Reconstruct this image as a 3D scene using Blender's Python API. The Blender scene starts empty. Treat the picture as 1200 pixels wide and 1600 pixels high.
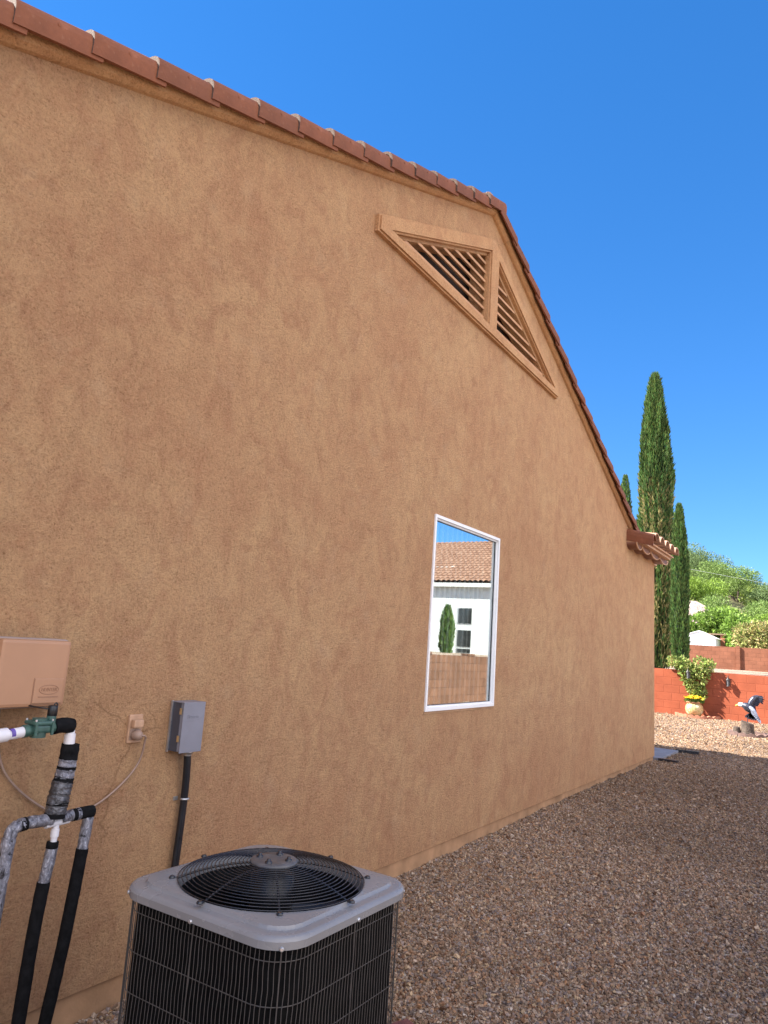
import bpy, bmesh, math, random
import numpy as np
from mathutils import Vector, Matrix
random.seed(7); RNG = np.random.default_rng(7)
sc = bpy.context.scene
COL = sc.collection
rad = math.radians
# ------------------------------------------------------------------ camera
CAM = Vector((0.0, -2.469, 1.40))
def cam_matrix(pitch, roll, yaw):
    fwd = Vector((math.cos(pitch)*math.cos(yaw), math.cos(pitch)*math.sin(yaw), math.sin(pitch)))
    right = Vector((math.sin(yaw), -math.cos(yaw), 0)); up = right.cross(fwd)
    r2 = right*math.cos(roll)+up*math.sin(roll); u2 = -right*math.sin(roll)+up*math.cos(roll)
    m = Matrix((r2, u2, -fwd)).transposed().to_4x4(); m.translation = CAM
    return m
cd = bpy.data.cameras.new('camera'); cam = bpy.data.objects.new('camera', cd); COL.objects.link(cam)
cam.matrix_world = cam_matrix(rad(10.375), rad(3.918), rad(33.258))
cd.sensor_fit = 'VERTICAL'; cd.sensor_height = 24.0; cd.lens = 1118.535/1600*24.0
cd.clip_start = 0.05; cd.clip_end = 3000
sc.camera = cam
# ------------------------------------------------------------------ sky, sun, exposure
SUN = Vector((-0.5, 0.9, 1.0)).normalized()
w = bpy.data.worlds.new('World'); sc.world = w; w.use_nodes = True
wn = w.node_tree; bg = wn.nodes['Background']
sky = wn.nodes.new('ShaderNodeTexSky'); sky.sky_type = 'NISHITA'; sky.sun_disc = False
sky.sun_elevation = math.asin(SUN.z); sky.sun_rotation = math.atan2(SUN.x, SUN.y)
sky.altitude = 1800; sky.air_density = 1.0; sky.dust_density = 0.0; sky.ozone_density = 1.6
hs = wn.nodes.new('ShaderNodeHueSaturation'); hs.inputs['Saturation'].default_value = 1.36; hs.inputs['Hue'].default_value = 0.508
wn.links.new(sky.outputs[0], hs.inputs['Color']); 
gm = wn.nodes.new('ShaderNodeGamma'); gm.inputs[1].default_value = 0.65; tn = wn.nodes.new('ShaderNodeMixRGB'); tn.blend_type = 'MULTIPLY'; tn.inputs[0].default_value = 1.0; tn.inputs[2].default_value = (0.67, 1.09, 1.50, 1)
wn.links.new(hs.outputs[0], gm.inputs[0]); wn.links.new(gm.outputs[0], tn.inputs[1]); wn.links.new(tn.outputs[0], bg.inputs[0])
bg.inputs[1].default_value = 0.077
# warm bright lobe added to the unseen sky to lift the shaded wall
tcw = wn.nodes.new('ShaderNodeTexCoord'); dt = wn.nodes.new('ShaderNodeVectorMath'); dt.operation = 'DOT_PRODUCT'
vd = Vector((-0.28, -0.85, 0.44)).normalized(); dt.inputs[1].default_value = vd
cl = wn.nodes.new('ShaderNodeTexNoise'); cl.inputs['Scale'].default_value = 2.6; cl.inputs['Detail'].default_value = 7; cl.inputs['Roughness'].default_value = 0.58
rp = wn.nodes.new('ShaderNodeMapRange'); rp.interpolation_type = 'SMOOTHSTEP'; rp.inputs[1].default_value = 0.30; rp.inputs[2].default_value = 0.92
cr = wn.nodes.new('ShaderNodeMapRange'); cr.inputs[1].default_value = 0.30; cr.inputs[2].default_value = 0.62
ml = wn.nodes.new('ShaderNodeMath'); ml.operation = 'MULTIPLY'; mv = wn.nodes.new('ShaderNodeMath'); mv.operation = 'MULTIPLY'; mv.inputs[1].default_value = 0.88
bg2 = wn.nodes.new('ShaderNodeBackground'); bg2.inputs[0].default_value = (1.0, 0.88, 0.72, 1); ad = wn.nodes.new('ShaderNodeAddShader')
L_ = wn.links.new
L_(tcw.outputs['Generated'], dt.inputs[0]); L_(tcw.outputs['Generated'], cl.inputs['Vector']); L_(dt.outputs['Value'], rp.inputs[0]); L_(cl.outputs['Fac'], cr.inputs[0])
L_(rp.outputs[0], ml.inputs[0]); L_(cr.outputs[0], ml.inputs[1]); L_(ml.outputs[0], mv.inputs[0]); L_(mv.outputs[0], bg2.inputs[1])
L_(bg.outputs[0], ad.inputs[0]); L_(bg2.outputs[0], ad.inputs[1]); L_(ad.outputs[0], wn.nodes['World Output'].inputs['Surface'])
sl = bpy.data.lights.new('sun', 'SUN'); sl.energy = 5.0; sl.angle = rad(0.53); sl.color = (1.0, 0.93, 0.82)
so = bpy.data.objects.new('sun', sl); COL.objects.link(so); so.location = (0, 0, 30)
so.rotation_euler = SUN.to_track_quat('Z', 'Y').to_euler()
sc.view_settings.view_transform = 'Standard'; sc.view_settings.look = 'None'
sc.view_settings.exposure = 1.95; sc.view_settings.gamma = 1.0
sc.render.engine = 'CYCLES'; sc.cycles.max_bounces = 8; sc.cycles.diffuse_bounces = 4
# ------------------------------------------------------------------ helpers
def tag(o, label=None, cat=None, group=None, kind=None):
    if label: o['label'] = label
    if cat: o['category'] = cat
    if group: o['group'] = group
    if kind: o['kind'] = kind
    return o
def empty(name, loc, label=None, cat=None, group=None, rz=0.0):
    o = bpy.data.objects.new(name, None); COL.objects.link(o); o.location = loc
    o.rotation_euler = (0, 0, rz); o.empty_display_size = 0.1
    return tag(o, label, cat, group)
def inv_loc(parent):
    v = Vector((0, 0, 0)); p = parent
    while p is not None:
        v += Vector(p.location); p = p.parent
    return v
class MB:
    """collects world-space shapes; build() links ONE mesh object (parents are only translated)"""
    def __init__(s): s.v = []; s.f = []; s.sm = []
    def add(s, vs, fs, smooth=False):
        n = len(s.v); s.v += [tuple(v) for v in vs]
        s.f += [tuple(i+n for i in f) for f in fs]; s.sm += [smooth]*len(fs)
        return s
    def box(s, x0, x1, y0, y1, z0, z1, bev=0.0):
        if bev <= 0:
            return s.add([(x0,y0,z0),(x1,y0,z0),(x1,y1,z0),(x0,y1,z0),(x0,y0,z1),(x1,y0,z1),(x1,y1,z1),(x0,y1,z1)],
                         [(0,3,2,1),(4,5,6,7),(0,1,5,4),(1,2,6,5),(2,3,7,6),(3,0,4,7)])
        bm = bmesh.new(); bmesh.ops.create_cube(bm, size=1.0)
        for v in bm.verts:
            v.co = Vector(((x0+x1)/2+v.co.x*(x1-x0), (y0+y1)/2+v.co.y*(y1-y0), (z0+z1)/2+v.co.z*(z1-z0)))
        bmesh.ops.bevel(bm, geom=bm.edges[:], offset=bev, segments=2, affect='EDGES', profile=0.6)
        s.bm(bm); return s
    def bm(s, bm, smooth=False, mat=None):
        bm.verts.index_update()
        s.add([(mat @ v.co) if mat else v.co.copy() for v in bm.verts], [[v.index for v in f.verts] for f in bm.faces], smooth)
        bm.free(); return s
    def obox(s, c, ax, ay, az, bev=0.0):
        """box from centre and three half-axis vectors"""
        c = Vector(c); ax = Vector(ax); ay = Vector(ay); az = Vector(az)
        vs = [c+sx*ax+sy*ay+sz*az for sz in (-1,1) for sx, sy in ((-1,-1),(1,-1),(1,1),(-1,1))]
        return s.add(vs, [(0,3,2,1),(4,5,6,7),(0,1,5,4),(1,2,6,5),(2,3,7,6),(3,0,4,7)])
    def tube(s, pts, r, n=10, cap=True, closed=False, smooth=True):
        pts = [Vector(p) for p in pts]; m = len(pts)
        rs = r if isinstance(r, (list, tuple)) else [r]*m
        ref = None; rings = []
        for i, p in enumerate(pts):
            a = pts[(i-1) % m] if (closed or i > 0) else p
            b = pts[(i+1) % m] if (closed or i < m-1) else p
            t = (b-a).normalized()
            if ref is None:
                ref = Vector((0,0,1)) if abs(t.z) < 0.9 else Vector((1,0,0))
            u = (ref - t*ref.dot(t)).normalized(); ref = u; vv = t.cross(u)
            rings.append([p+(u*math.cos(2*math.pi*k/n)+vv*math.sin(2*math.pi*k/n))*rs[i] for k in range(n)])
        vs = [q for rg in rings for q in rg]; fs = []
        for i in range(m if closed else m-1):
            j = (i+1) % m
            for k in range(n):
                fs.append((i*n+k, i*n+(k+1) % n, j*n+(k+1) % n, j*n+k))
        s.add(vs, fs, smooth)
        if cap and not closed:
            s.add(rings[0], [tuple(range(n))[::-1]]); s.add(rings[-1], [tuple(range(n))])
        return s
    def lathe(s, prof, c, n=24, axis=None, smooth=True, cap=True):
        """prof: (r, h) pairs along axis from c"""
        az = Vector(axis or (0,0,1)).normalized()
        ux = (Vector((1,0,0)) if abs(az.x) < 0.9 else Vector((0,1,0))); ux = (ux-az*ux.dot(az)).normalized(); uy = az.cross(ux)
        c = Vector(c); vs = []; fs = []
        for r, h in prof:
            vs += [c+az*h+(ux*math.cos(2*math.pi*k/n)+uy*math.sin(2*math.pi*k/n))*r for k in range(n)]
        for i in range(len(prof)-1):
            for k in range(n):
                fs.append((i*n+k, i*n+(k+1) % n, (i+1)*n+(k+1) % n, (i+1)*n+k))
        s.add(vs, fs, smooth)
        if cap:
            s.add(vs[:n], [tuple(range(n))[::-1]]); s.add(vs[-n:], [tuple(range(n))])
        return s
    def loft(s, loops, closed=True, capa=False, capb=False, smooth=False):
        n = len(loops[0]); vs = [q for l in loops for q in l]; fs = []
        for i in range(len(loops)-1):
            for k in range(n if closed else n-1):
                fs.append((i*n+k, i*n+(k+1) % n, (i+1)*n+(k+1) % n, (i+1)*n+k))
        s.add(vs, fs, smooth)
        if capa: s.add(loops[0], [tuple(range(n))[::-1]])
        if capb: s.add(loops[-1], [tuple(range(n))])
        return s
    def build(s, name, mat, parent=None, kind=None, autosmooth=True):
        off = inv_loc(parent) if parent else Vector((0,0,0))
        me = bpy.data.meshes.new(name)
        me.from_pydata([tuple(Vector(v)-off) for v in s.v], [], s.f); me.update()
        bm = bmesh.new(); bm.from_mesh(me); bmesh.ops.recalc_face_normals(bm, faces=bm.faces[:]); bm.to_mesh(me); bm.free()
        me.polygons.foreach_set('use_smooth', s.sm)
        me.materials.append(mat)
        o = bpy.data.objects.new(name, me); COL.objects.link(o)
        if parent: o.parent = parent
        if kind: o['kind'] = kind
        return o
def npmesh(name, V, F, mat, parent=None, cols=None, smooth=False):
    """numpy arrays -> one mesh object; F is (n,3) or (n,4); cols per vertex RGB"""
    off = np.array(inv_loc(parent)) if parent else np.zeros(3)
    V = np.asarray(V, dtype=np.float32)-off.astype(np.float32); F = np.asarray(F, dtype=np.int32)
    me = bpy.data.meshes.new(name); k = F.shape[1]
    me.vertices.add(len(V)); me.vertices.foreach_set('co', V.ravel())
    me.loops.add(F.size); me.loops.foreach_set('vertex_index', F.ravel())
    me.polygons.add(len(F)); me.polygons.foreach_set('loop_start', np.arange(0, F.size, k, dtype=np.int32))
    me.polygons.foreach_set('loop_total', np.full(len(F), k, dtype=np.int32))
    me.polygons.foreach_set('use_smooth', np.full(len(F), smooth))
    me.update(calc_edges=True); me.validate()
    if cols is not None:
        a = me.color_attributes.new('tint', 'FLOAT_COLOR', 'POINT')
        c4 = np.ones((len(V), 4), dtype=np.float32); c4[:, :3] = cols
        a.data.foreach_set('color', c4.ravel())
    me.materials.append(mat)
    o = bpy.data.objects.new(name, me); COL.objects.link(o)
    if parent: o.parent = parent
    return o
def copy_tree(o, parent=None):
    c = o.copy(); COL.objects.link(c); c.parent = parent
    for ch in list(o.children): copy_tree(ch, c)
    return c
# ------------------------------------------------------------------ materials
class NT:
    def __init__(s, name):
        s.m = bpy.data.materials.new(name); s.m.use_nodes = True; s.t = s.m.node_tree
        s.p = s.t.nodes['Principled BSDF']; s.out = s.t.nodes['Material Output']
    def n(s, kind, **kw):
        nd = s.t.nodes.new('ShaderNode'+kind)
        for k, v in kw.items():
            if k in nd.inputs.keys() if isinstance(k, str) else False: nd.inputs[k].default_value = v
            else: setattr(nd, k, v)
        return nd
    def l(s, a, b): s.t.links.new(a, b)
    def coord(s, scale=(1,1,1), kind='Object'):
        tc = s.n('TexCoord'); mp = s.n('Mapping'); mp.inputs['Scale'].default_value = scale
        s.l(tc.outputs[kind], mp.inputs['Vector']); return mp.outputs[0]
    def noise(s, vec, scale, detail=4, rough=0.55, dist=0.0):
        nd = s.n('TexNoise'); nd.inputs['Scale'].default_value = scale; nd.inputs['Detail'].default_value = detail
        nd.inputs['Roughness'].default_value = rough; nd.inputs['Distortion'].default_value = dist
        s.l(vec, nd.inputs['Vector']); return nd.outputs['Fac']
    def voro(s, vec, scale, feature='F1', out='Distance', rnd=1.0):
        nd = s.n('TexVoronoi'); nd.feature = feature; nd.inputs['Scale'].default_value = scale
        nd.inputs['Randomness'].default_value = rnd
        s.l(vec, nd.inputs['Vector']); return nd.outputs[out]
    def ramp(s, fac, stops, interp='LINEAR'):
        r = s.n('ValToRGB'); r.color_ramp.interpolation = interp; e = r.color_ramp.elements
        while len(e) < len(stops): e.new(0.5)
        for i, (p, c) in enumerate(stops):
            e[i].position = p; e[i].color = (c[0], c[1], c[2], 1) if not isinstance(c, (int, float)) else (c, c, c, 1)
        s.l(fac, r.inputs[0]); return r.outputs[0]
    def mix(s, fac, a, b, mode='MIX'):
        m = s.n('MixRGB', blend_type=mode)
        for i, x in ((0, fac), (1, a), (2, b)):
            if isinstance(x, (int, float)): m.inputs[i].default_value = x if i == 0 else (x, x, x, 1)
            elif isinstance(x, tuple): m.inputs[i].default_value = (x[0], x[1], x[2], 1)
            else: s.l(x, m.inputs[i])
        return m.outputs[0]
    def math(s, op, a, b=0.0):
        m = s.n('Math', operation=op)
        for i, x in ((0, a), (1, b)):
            if isinstance(x, (int, float)): m.inputs[i].default_value = x
            else: s.l(x, m.inputs[i])
        return m.outputs[0]
    def bump(s, h, strength=0.5, dist=0.01, prev=None):
        b = s.n('Bump'); b.inputs['Strength'].default_value = strength; b.inputs['Distance'].default_value = dist
        s.l(h, b.inputs['Height'])
        if prev is not None: s.l(prev, b.inputs['Normal'])
        return b.outputs[0]
    def done(s, col=None, rough=0.6, normal=None, metal=0.0, spec=0.5):
        if col is not None:
            if isinstance(col, tuple): s.p.inputs['Base Color'].default_value = (*col, 1)
            else: s.l(col, s.p.inputs['Base Color'])
        if isinstance(rough, (int, float)): s.p.inputs['Roughness'].default_value = rough
        else: s.l(rough, s.p.inputs['Roughness'])
        s.p.inputs['Metallic'].default_value = metal
        s.p.inputs['Specular IOR Level'].default_value = spec
        if normal is not None: s.l(normal, s.p.inputs['Normal'])
        return s.m
def simple(name, col, rough=0.5, var=0.12, scale=8.0, metal=0.0, bump=0.0, bscale=60.0, spec=0.5, dist=0.003):
    t = NT(name); v = t.coord()
    n1 = t.noise(v, scale, 5, 0.6)
    dark = tuple(c*(1-var*1.6) for c in col); lite = tuple(min(1, c*(1+var*1.2)) for c in col)
    c = t.ramp(n1, [(0.3, dark), (0.7, lite)])
    nr = t.bump(t.noise(v, bscale, 4), bump, dist) if bump > 0 else None
    rg = t.ramp(t.noise(v, scale*2.3, 3), [(0.3, max(0, rough-0.08)), (0.7, min(1, rough+0.08))])
    return t.done(c, rg, nr, metal, spec)
def stucco_mat(name, tones, bumpy=1.0):
    t = NT(name); v = t.coord(); vs = t.coord((1.0, 1.0, 0.7))
    big = t.noise(v, 1.1, 7, 0.68, 0.3); mid = t.noise(vs, 6.5, 8, 0.66, 1.4)
    c = t.mix(t.ramp(big, [(0.36, 0.0), (0.64, 1.0)]), tones[0], tones[1])
    c = t.mix(t.math('MULTIPLY', t.ramp(mid, [(0.46, 0.0), (0.72, 1.0)]), 0.60), c, tones[2])
    pale = t.ramp(t.noise(v, 5.5, 4, 0.6), [(0.56, 0.0), (0.72, 1.0)])
    c = t.mix(t.math('MULTIPLY', pale, 0.30), c, tones[3])
    # weather streaks: dirt washed down the wall
    tc2 = t.coord((5.5, 5.5, 0.35)); st = t.ramp(t.noise(tc2, 1.6, 4, 0.6), [(0.55, 0.0), (0.75, 1.0)])
    c = t.mix(t.math('MULTIPLY', st, 0.16), c, tones[4])
    sw = t.noise(v, 13.0, 6, 0.62, 2.6)
    c = t.mix(1.0, c, t.ramp(sw, [(0.34, 0.90), (0.50, 1.0), (0.66, 1.06)]), 'MULTIPLY')
    # hairline cracks, only here and there
    wv = t.n('VectorMath'); wv.operation = 'ADD'; wn_ = t.n('TexNoise'); wn_.inputs['Scale'].default_value = 3.0; wn_.inputs['Detail'].default_value = 5; t.l(v, wn_.inputs['Vector'])
    ws = t.n('VectorMath'); ws.operation = 'SCALE'; ws.inputs['Scale'].default_value = 0.35; t.l(wn_.outputs['Color'], ws.inputs[0]); t.l(v, wv.inputs[0]); t.l(ws.outputs[0], wv.inputs[1])
    ed = t.ramp(t.voro(wv.outputs[0], 0.85, 'DISTANCE_TO_EDGE'), [(0.0018, 1.0), (0.0045, 0.0)])
    ck = t.math('MULTIPLY', ed, t.ramp(t.noise(v, 1.7, 3), [(0.60, 0.0), (0.66, 1.0)]))
    c = t.mix(t.math('MULTIPLY', ck, 0.55), c, tones[5])
    # dash-coat grain
    g1 = t.noise(v, 135, 6, 0.78, 0.0); g2 = t.noise(v, 70, 5, 0.7, 0.0); dens = t.noise(v, 7.0, 5, 0.65)
    gg = t.math('ADD', t.math('MULTIPLY', g1, 0.55), t.math('MULTIPLY', g2, 0.45))
    gd_ = t.math('ADD', gg, t.math('MULTIPLY', t.math('SUBTRACT', dens, 0.5), 0.16))
    c = t.mix(t.math('MULTIPLY', t.ramp(gd_, [(0.43, 1.0), (0.52, 0.0)]), 0.33), c, (0.27, 0.135, 0.065))
    speck = t.math('MULTIPLY', t.ramp(gd_, [(0.36, 1.0), (0.435, 0.0)]), 0.80)
    c = t.mix(speck, c, tones[5])
    c = t.mix(t.math('MULTIPLY', t.ramp(gg, [(0.52, 0.0), (0.62, 1.0)]), 0.38), c, tones[3])
    n = t.bump(sw, 0.30*bumpy, 0.02, t.bump(gd_, 1.0*bumpy, 0.032))
    return t.done(c, 0.92, n, 0, 0.15)
M = {}
M['stucco'] = stucco_mat('stucco', [(0.66,0.405,0.212), (0.58,0.322,0.170), (0.43,0.200,0.108), (0.64,0.43,0.265), (0.33,0.17,0.10), (0.19,0.085,0.036)])
M['stucco_trim'] = stucco_mat('stucco_trim', [(0.60,0.345,0.165), (0.54,0.29,0.135), (0.45,0.21,0.10), (0.60,0.38,0.21), (0.44,0.23,0.11), (0.22,0.10,0.04)], 0.7)
M['stucco_vent'] = stucco_mat('stucco_vent', [(0.61,0.362,0.185), (0.55,0.30,0.15), (0.44,0.205,0.105), (0.61,0.40,0.24), (0.38,0.20,0.11), (0.20,0.09,0.04)], 0.7)
M['foundation'] = simple('foundation_concrete', (0.40,0.238,0.130), 0.9, 0.2, 5, bump=0.4, bscale=90, spec=0.2)
def tile_mat(name, col):
    t = NT(name); v = t.coord(); oi = t.n('ObjectInfo')
    n1 = t.noise(v, 9, 5, 0.65); n2 = t.noise(v, 70, 3)
    c = t.ramp(n1, [(0.28, tuple(x*0.72 for x in col)), (0.6, col), (0.78, tuple(min(1, x*1.35+0.02) for x in col))])
    c = t.mix(t.math('MULTIPLY', oi.outputs['Random'], 0.5), c, tuple(x*f for x, f in zip(col, (0.62, 0.72, 0.85))))
    c = t.mix(t.math('MULTIPLY', t.ramp(n2, [(0.6, 0.0), (0.75, 1.0)]), 0.10), c, (0.45,0.30,0.2))
    return t.done(c, 0.75, t.bump(n2, 0.35, 0.004), 0, 0.3)
M['tile'] = tile_mat('clay_tile', (0.225,0.078,0.036))
M['tile_pale'] = tile_mat('clay_tile_sunlit', (0.50,0.29,0.19))  # paler tile copy, sun on ridge and eave tiles put into the colour
M['tile_cut'] = simple('tile_mortar_edge', (0.105,0.062,0.043), 0.9, 0.35, 60, bump=0.6, bscale=150)
M['eave_brown'] = simple('brown_eave_paint', (0.20,0.085,0.05), 0.6, 0.15, 6)
M['fascia'] = simple('tan_fascia_paint', (0.48,0.27,0.15), 0.6, 0.12, 6)
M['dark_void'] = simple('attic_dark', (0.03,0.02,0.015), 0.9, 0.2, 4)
M['slat'] = simple('louver_paint', (0.60,0.36,0.21), 0.65, 0.12, 7)
M['vinyl'] = simple('white_vinyl', (0.80,0.80,0.80), 0.35, 0.03, 4)
M['gasket'] = simple('black_gasket', (0.02,0.02,0.022), 0.5, 0.1)
M['blind'] = simple('blind_slat', (0.78,0.78,0.76), 0.6, 0.03, 3)
def glass_mat():
    t = NT('reflective_glass'); t.t.nodes.remove(t.p)
    g = t.n('BsdfGlossy'); g.inputs['Roughness'].default_value = 0.0; g.inputs['Color'].default_value = (0.93,1.0,1.0,1)
    tr = t.n('BsdfTransparent'); tr.inputs['Color'].default_value = (0.95,0.96,0.95,1)
    v = t.coord(); b = t.bump(t.noise(v, 1.6, 1), 0.02, 0.01); t.l(b, g.inputs['Normal'])
    mx = t.n('MixShader'); mx.inputs[0].default_value = 0.55
    t.l(tr.outputs[0], mx.inputs[1]); t.l(g.outputs[0], mx.inputs[2]); t.l(mx.outputs[0], t.out.inputs[0])
    return t.m
M['glass'] = glass_mat()
M['ac_lid'] = simple('grey_painted_steel', (0.225,0.222,0.225), 0.26, 0.05, 5, bump=0.05, bscale=200)
M['wire'] = simple('coated_wire', (0.070,0.062,0.057), 0.45, 0.15, 20)
M['black_wire'] = simple('black_coated_wire', (0.020,0.021,0.026), 0.25, 0.15, 20)
M['coil'] = simple('dark_coil_fins', (0.005,0.005,0.005), 0.8, 0.3, 30, spec=0.08)
M['black'] = simple('black_paint', (0.007,0.008,0.010), 0.33, 0.15, 12)
M['motor'] = simple('motor_grey', (0.10,0.095,0.095), 0.45, 0.2, 25)
M['steel'] = simple('zinc_steel', (0.55,0.55,0.56), 0.35, 0.1, 30, metal=0.8)
M['brass'] = simple('brass_latch', (0.62,0.45,0.25), 0.35, 0.15, 30, metal=0.7)
M['copper'] = simple('rusty_tube_ends', (0.24,0.10,0.055), 0.5, 0.4, 25, metal=0.3)
M['elec'] = simple('grey_enamel', (0.20,0.20,0.235), 0.42, 0.06, 8)
M['elec_dark'] = simple('dark_grey_enamel', (0.055,0.058,0.075), 0.5, 0.1, 8)
M['conduit'] = simple('black_pvc_conduit', (0.010,0.011,0.015), 0.35, 0.2, 20)
M['beige'] = simple('beige_plastic', (0.37,0.195,0.108), 0.45, 0.05, 5)
M['beige_dark'] = simple('groove_plastic', (0.27,0.14,0.08), 0.6, 0.05, 5)
M['box_top'] = simple('grey_tan_plastic', (0.33,0.25,0.22), 0.5, 0.06, 5)
M['outlet'] = simple('painted_outlet_plate', (0.45,0.27,0.165), 0.5, 0.12, 30)
M['plug'] = simple('grey_beige_rubber', (0.30,0.20,0.15), 0.5, 0.08, 30)
M['valve'] = simple('green_valve_plastic', (0.042,0.098,0.080), 0.4, 0.2, 20)
M['pvc'] = simple('white_pvc', (0.66,0.64,0.66), 0.4, 0.06, 12)
M['primer'] = simple('purple_primer', (0.14,0.09,0.38), 0.5, 0.25, 40)
M['foam'] = simple('black_foam', (0.008,0.008,0.009), 0.9, 0.35, 40, bump=0.3, bscale=120, spec=0.12)
M['tanpipe'] = simple('tan_painted_pipe', (0.40,0.29,0.23), 0.55, 0.1, 20)
def foil_mat():
    t = NT('silver_duct_wrap'); v = t.coord((1,1,0.55))
    a = t.noise(v, 62, 5, 0.68, 1.0)
    c = t.ramp(a, [(0.36, (0.03,0.03,0.035)), (0.44, (0.19,0.19,0.22)), (0.58, (0.30,0.30,0.34)), (0.68, (0.66,0.66,0.72))])
    return t.done(c, 0.32, t.bump(a, 0.9, 0.012), 0.55, 0.5)
M['foil'] = foil_mat()
M['foil_dull'] = simple('grey_tape', (0.10,0.10,0.108), 0.35, 0.5, 45, metal=0.5, bump=0.9, bscale=60, dist=0.01)
def gravel_mat():
    t = NT('gravel_ground'); v = t.coord()
    cell = t.voro(v, 42, 'F1', 'Color'); dist = t.voro(v, 42, 'F1', 'Distance')
    sep = t.n('SeparateColor'); t.l(cell, sep.inputs[0])
    c = t.ramp(sep.outputs[0], [(0.0, (0.22,0.145,0.10)), (0.25, (0.40,0.29,0.20)), (0.5, (0.45,0.33,0.24)), (0.75, (0.52,0.41,0.31)), (1.0, (0.62,0.54,0.46))])
    big = t.ramp(t.noise(v, 0.7, 4), [(0.35, 0.66), (0.65, 0.86)])
    c = t.mix(1.0, c, big, 'MULTIPLY')
    n = t.bump(t.math('MULTIPLY', dist, -1.0), 1.0, 0.03)
    return t.done(c, 0.9, n, 0, 0.2)
M['gravel'] = gravel_mat()
def tint_mat(name, rough=0.85, transl=0.0, spec=0.2, var=0.0):
    t = NT(name); a = t.n('Attribute'); a.attribute_name = 'tint'
    c = a.outputs['Color']
    if var > 0:
        c = t.mix(1.0, c, t.ramp(t.noise(t.coord(), 160, 3), [(0.3, 1-var), (0.7, 1+var)]), 'MULTIPLY')
    t.done(c, rough, None, 0, spec)
    if transl > 0:
        tr = t.n('BsdfTranslucent'); t.l(c, tr.inputs['Color']); mx = t.n('MixShader'); mx.inputs[0].default_value = transl
        t.l(t.p.outputs[0], mx.inputs[1]); t.l(tr.outputs[0], mx.inputs[2]); t.l(mx.outputs[0], t.out.inputs[0])
    return t.m
M['stone'] = tint_mat('loose_stone', 0.85, 0, 0.25, 0.25)
M['leaf'] = tint_mat('leaf', 0.55, 0.25, 0.3)
M['petal'] = tint_mat('petal', 0.6, 0.3, 0.2)
M['bark'] = simple('bark', (0.095,0.070,0.055), 0.9, 0.35, 14, bump=0.8, bscale=30, dist=0.02)
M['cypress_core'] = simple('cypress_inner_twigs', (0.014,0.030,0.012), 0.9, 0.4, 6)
def block_mat(name, base, joint, bw=0.406, bh=0.203, axis='YZ', mort=0.014, off=(0,0,0), bias=0.25):
    t = NT(name); tc = t.n('TexCoord'); sp = t.n('SeparateXYZ'); t.l(tc.outputs['Object'], sp.inputs[0])
    cb = t.n('CombineXYZ'); t.l(sp.outputs['Y' if axis == 'YZ' else 'X'], cb.inputs[0]); t.l(sp.outputs['Z'], cb.inputs[1])
    br = t.n('TexBrick'); t.l(cb.outputs[0], br.inputs['Vector'])
    br.inputs['Scale'].default_value = 1.0; br.inputs['Brick Width'].default_value = bw; br.inputs['Row Height'].default_value = bh
    br.inputs['Mortar Size'].default_value = mort; br.inputs['Mortar Smooth'].default_value = 0.3; br.inputs['Bias'].default_value = 0
    br.inputs['Color1'].default_value = (*base, 1); br.inputs['Color2'].default_value = (*[c*(1-bias) for c in base], 1)
    br.inputs['Mortar'].default_value = (*joint, 1)
    v = t.coord(); n1 = t.noise(v, 2.2, 5, 0.6); n2 = t.noise(v, 55, 4)
    c = t.mix(1.0, br.outputs['Color'], t.ramp(n1, [(0.3, 0.82), (0.7, 1.12)]), 'MULTIPLY')
    h = t.math('ADD', t.math('MULTIPLY', br.outputs['Fac'], -1.0), t.math('MULTIPLY', n2, 0.25))
    return t.done(c, 0.9, t.bump(h, 0.6, 0.012), 0, 0.2)
M['redblock'] = block_mat('red_painted_block', (0.33,0.088,0.044), (0.285,0.074,0.037), bias=0.10, mort=0.010)
M['brownblock'] = block_mat('brown_block', (0.245,0.10,0.060), (0.19,0.08,0.048), bias=0.2)
M['fenceblock'] = block_mat('tan_block', (0.175,0.092,0.057), (0.115,0.06,0.038), axis='XZ', mort=0.012, bias=0.22)
M['slab'] = simple('grey_concrete', (0.21,0.21,0.235), 0.85, 0.12, 5, bump=0.3, bscale=80)
M['paver'] = simple('red_paver', (0.16,0.055,0.05), 0.85, 0.25, 20, bump=0.5, bscale=90)
M['white_stucco'] = simple('white_stucco', (0.54,0.56,0.55), 0.9, 0.05, 3, bump=0.3, bscale=60)
M['grey_fascia'] = simple('grey_green_fascia', (0.36,0.39,0.38), 0.6, 0.06)
M['dark_glass'] = simple('dark_window_glass', (0.03,0.032,0.032), 0.15, 0.2, 3)
M['shed'] = simple('white_corrugated_steel', (0.62,0.63,0.66), 0.5, 0.05, 4)
M['shed_roof'] = simple('white_steel_roof', (0.80,0.80,0.80), 0.45, 0.04, 4)
M['brown_wood'] = simple('weathered_brown_beam', (0.22,0.14,0.09), 0.8, 0.2, 10)
M['brick_post'] = simple('brick_post', (0.36,0.14,0.08), 0.85, 0.25, 12)
M['hill'] = simple('dry_hillside', (0.22,0.21,0.10), 0.95, 0.25, 0.4, bump=0.6, bscale=2.0, dist=0.3)
M['bank'] = simple('stony_bank', (0.40,0.31,0.27), 0.95, 0.35, 2.0, bump=0.9, bscale=1.6, dist=0.5)
M['edging'] = simple('concrete_edging', (0.16,0.10,0.085), 0.9, 0.2, 12, bump=0.4, bscale=50)
M['edging_red'] = simple('terracotta_edging', (0.42,0.17,0.10), 0.9, 0.2, 12, bump=0.4, bscale=50)
M['lantern'] = simple('bronze_lantern', (0.05,0.045,0.045), 0.4, 0.2, 20, metal=0.3)
M['frost'] = simple('frosted_glass', (0.16,0.16,0.17), 0.3, 0.05)
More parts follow.
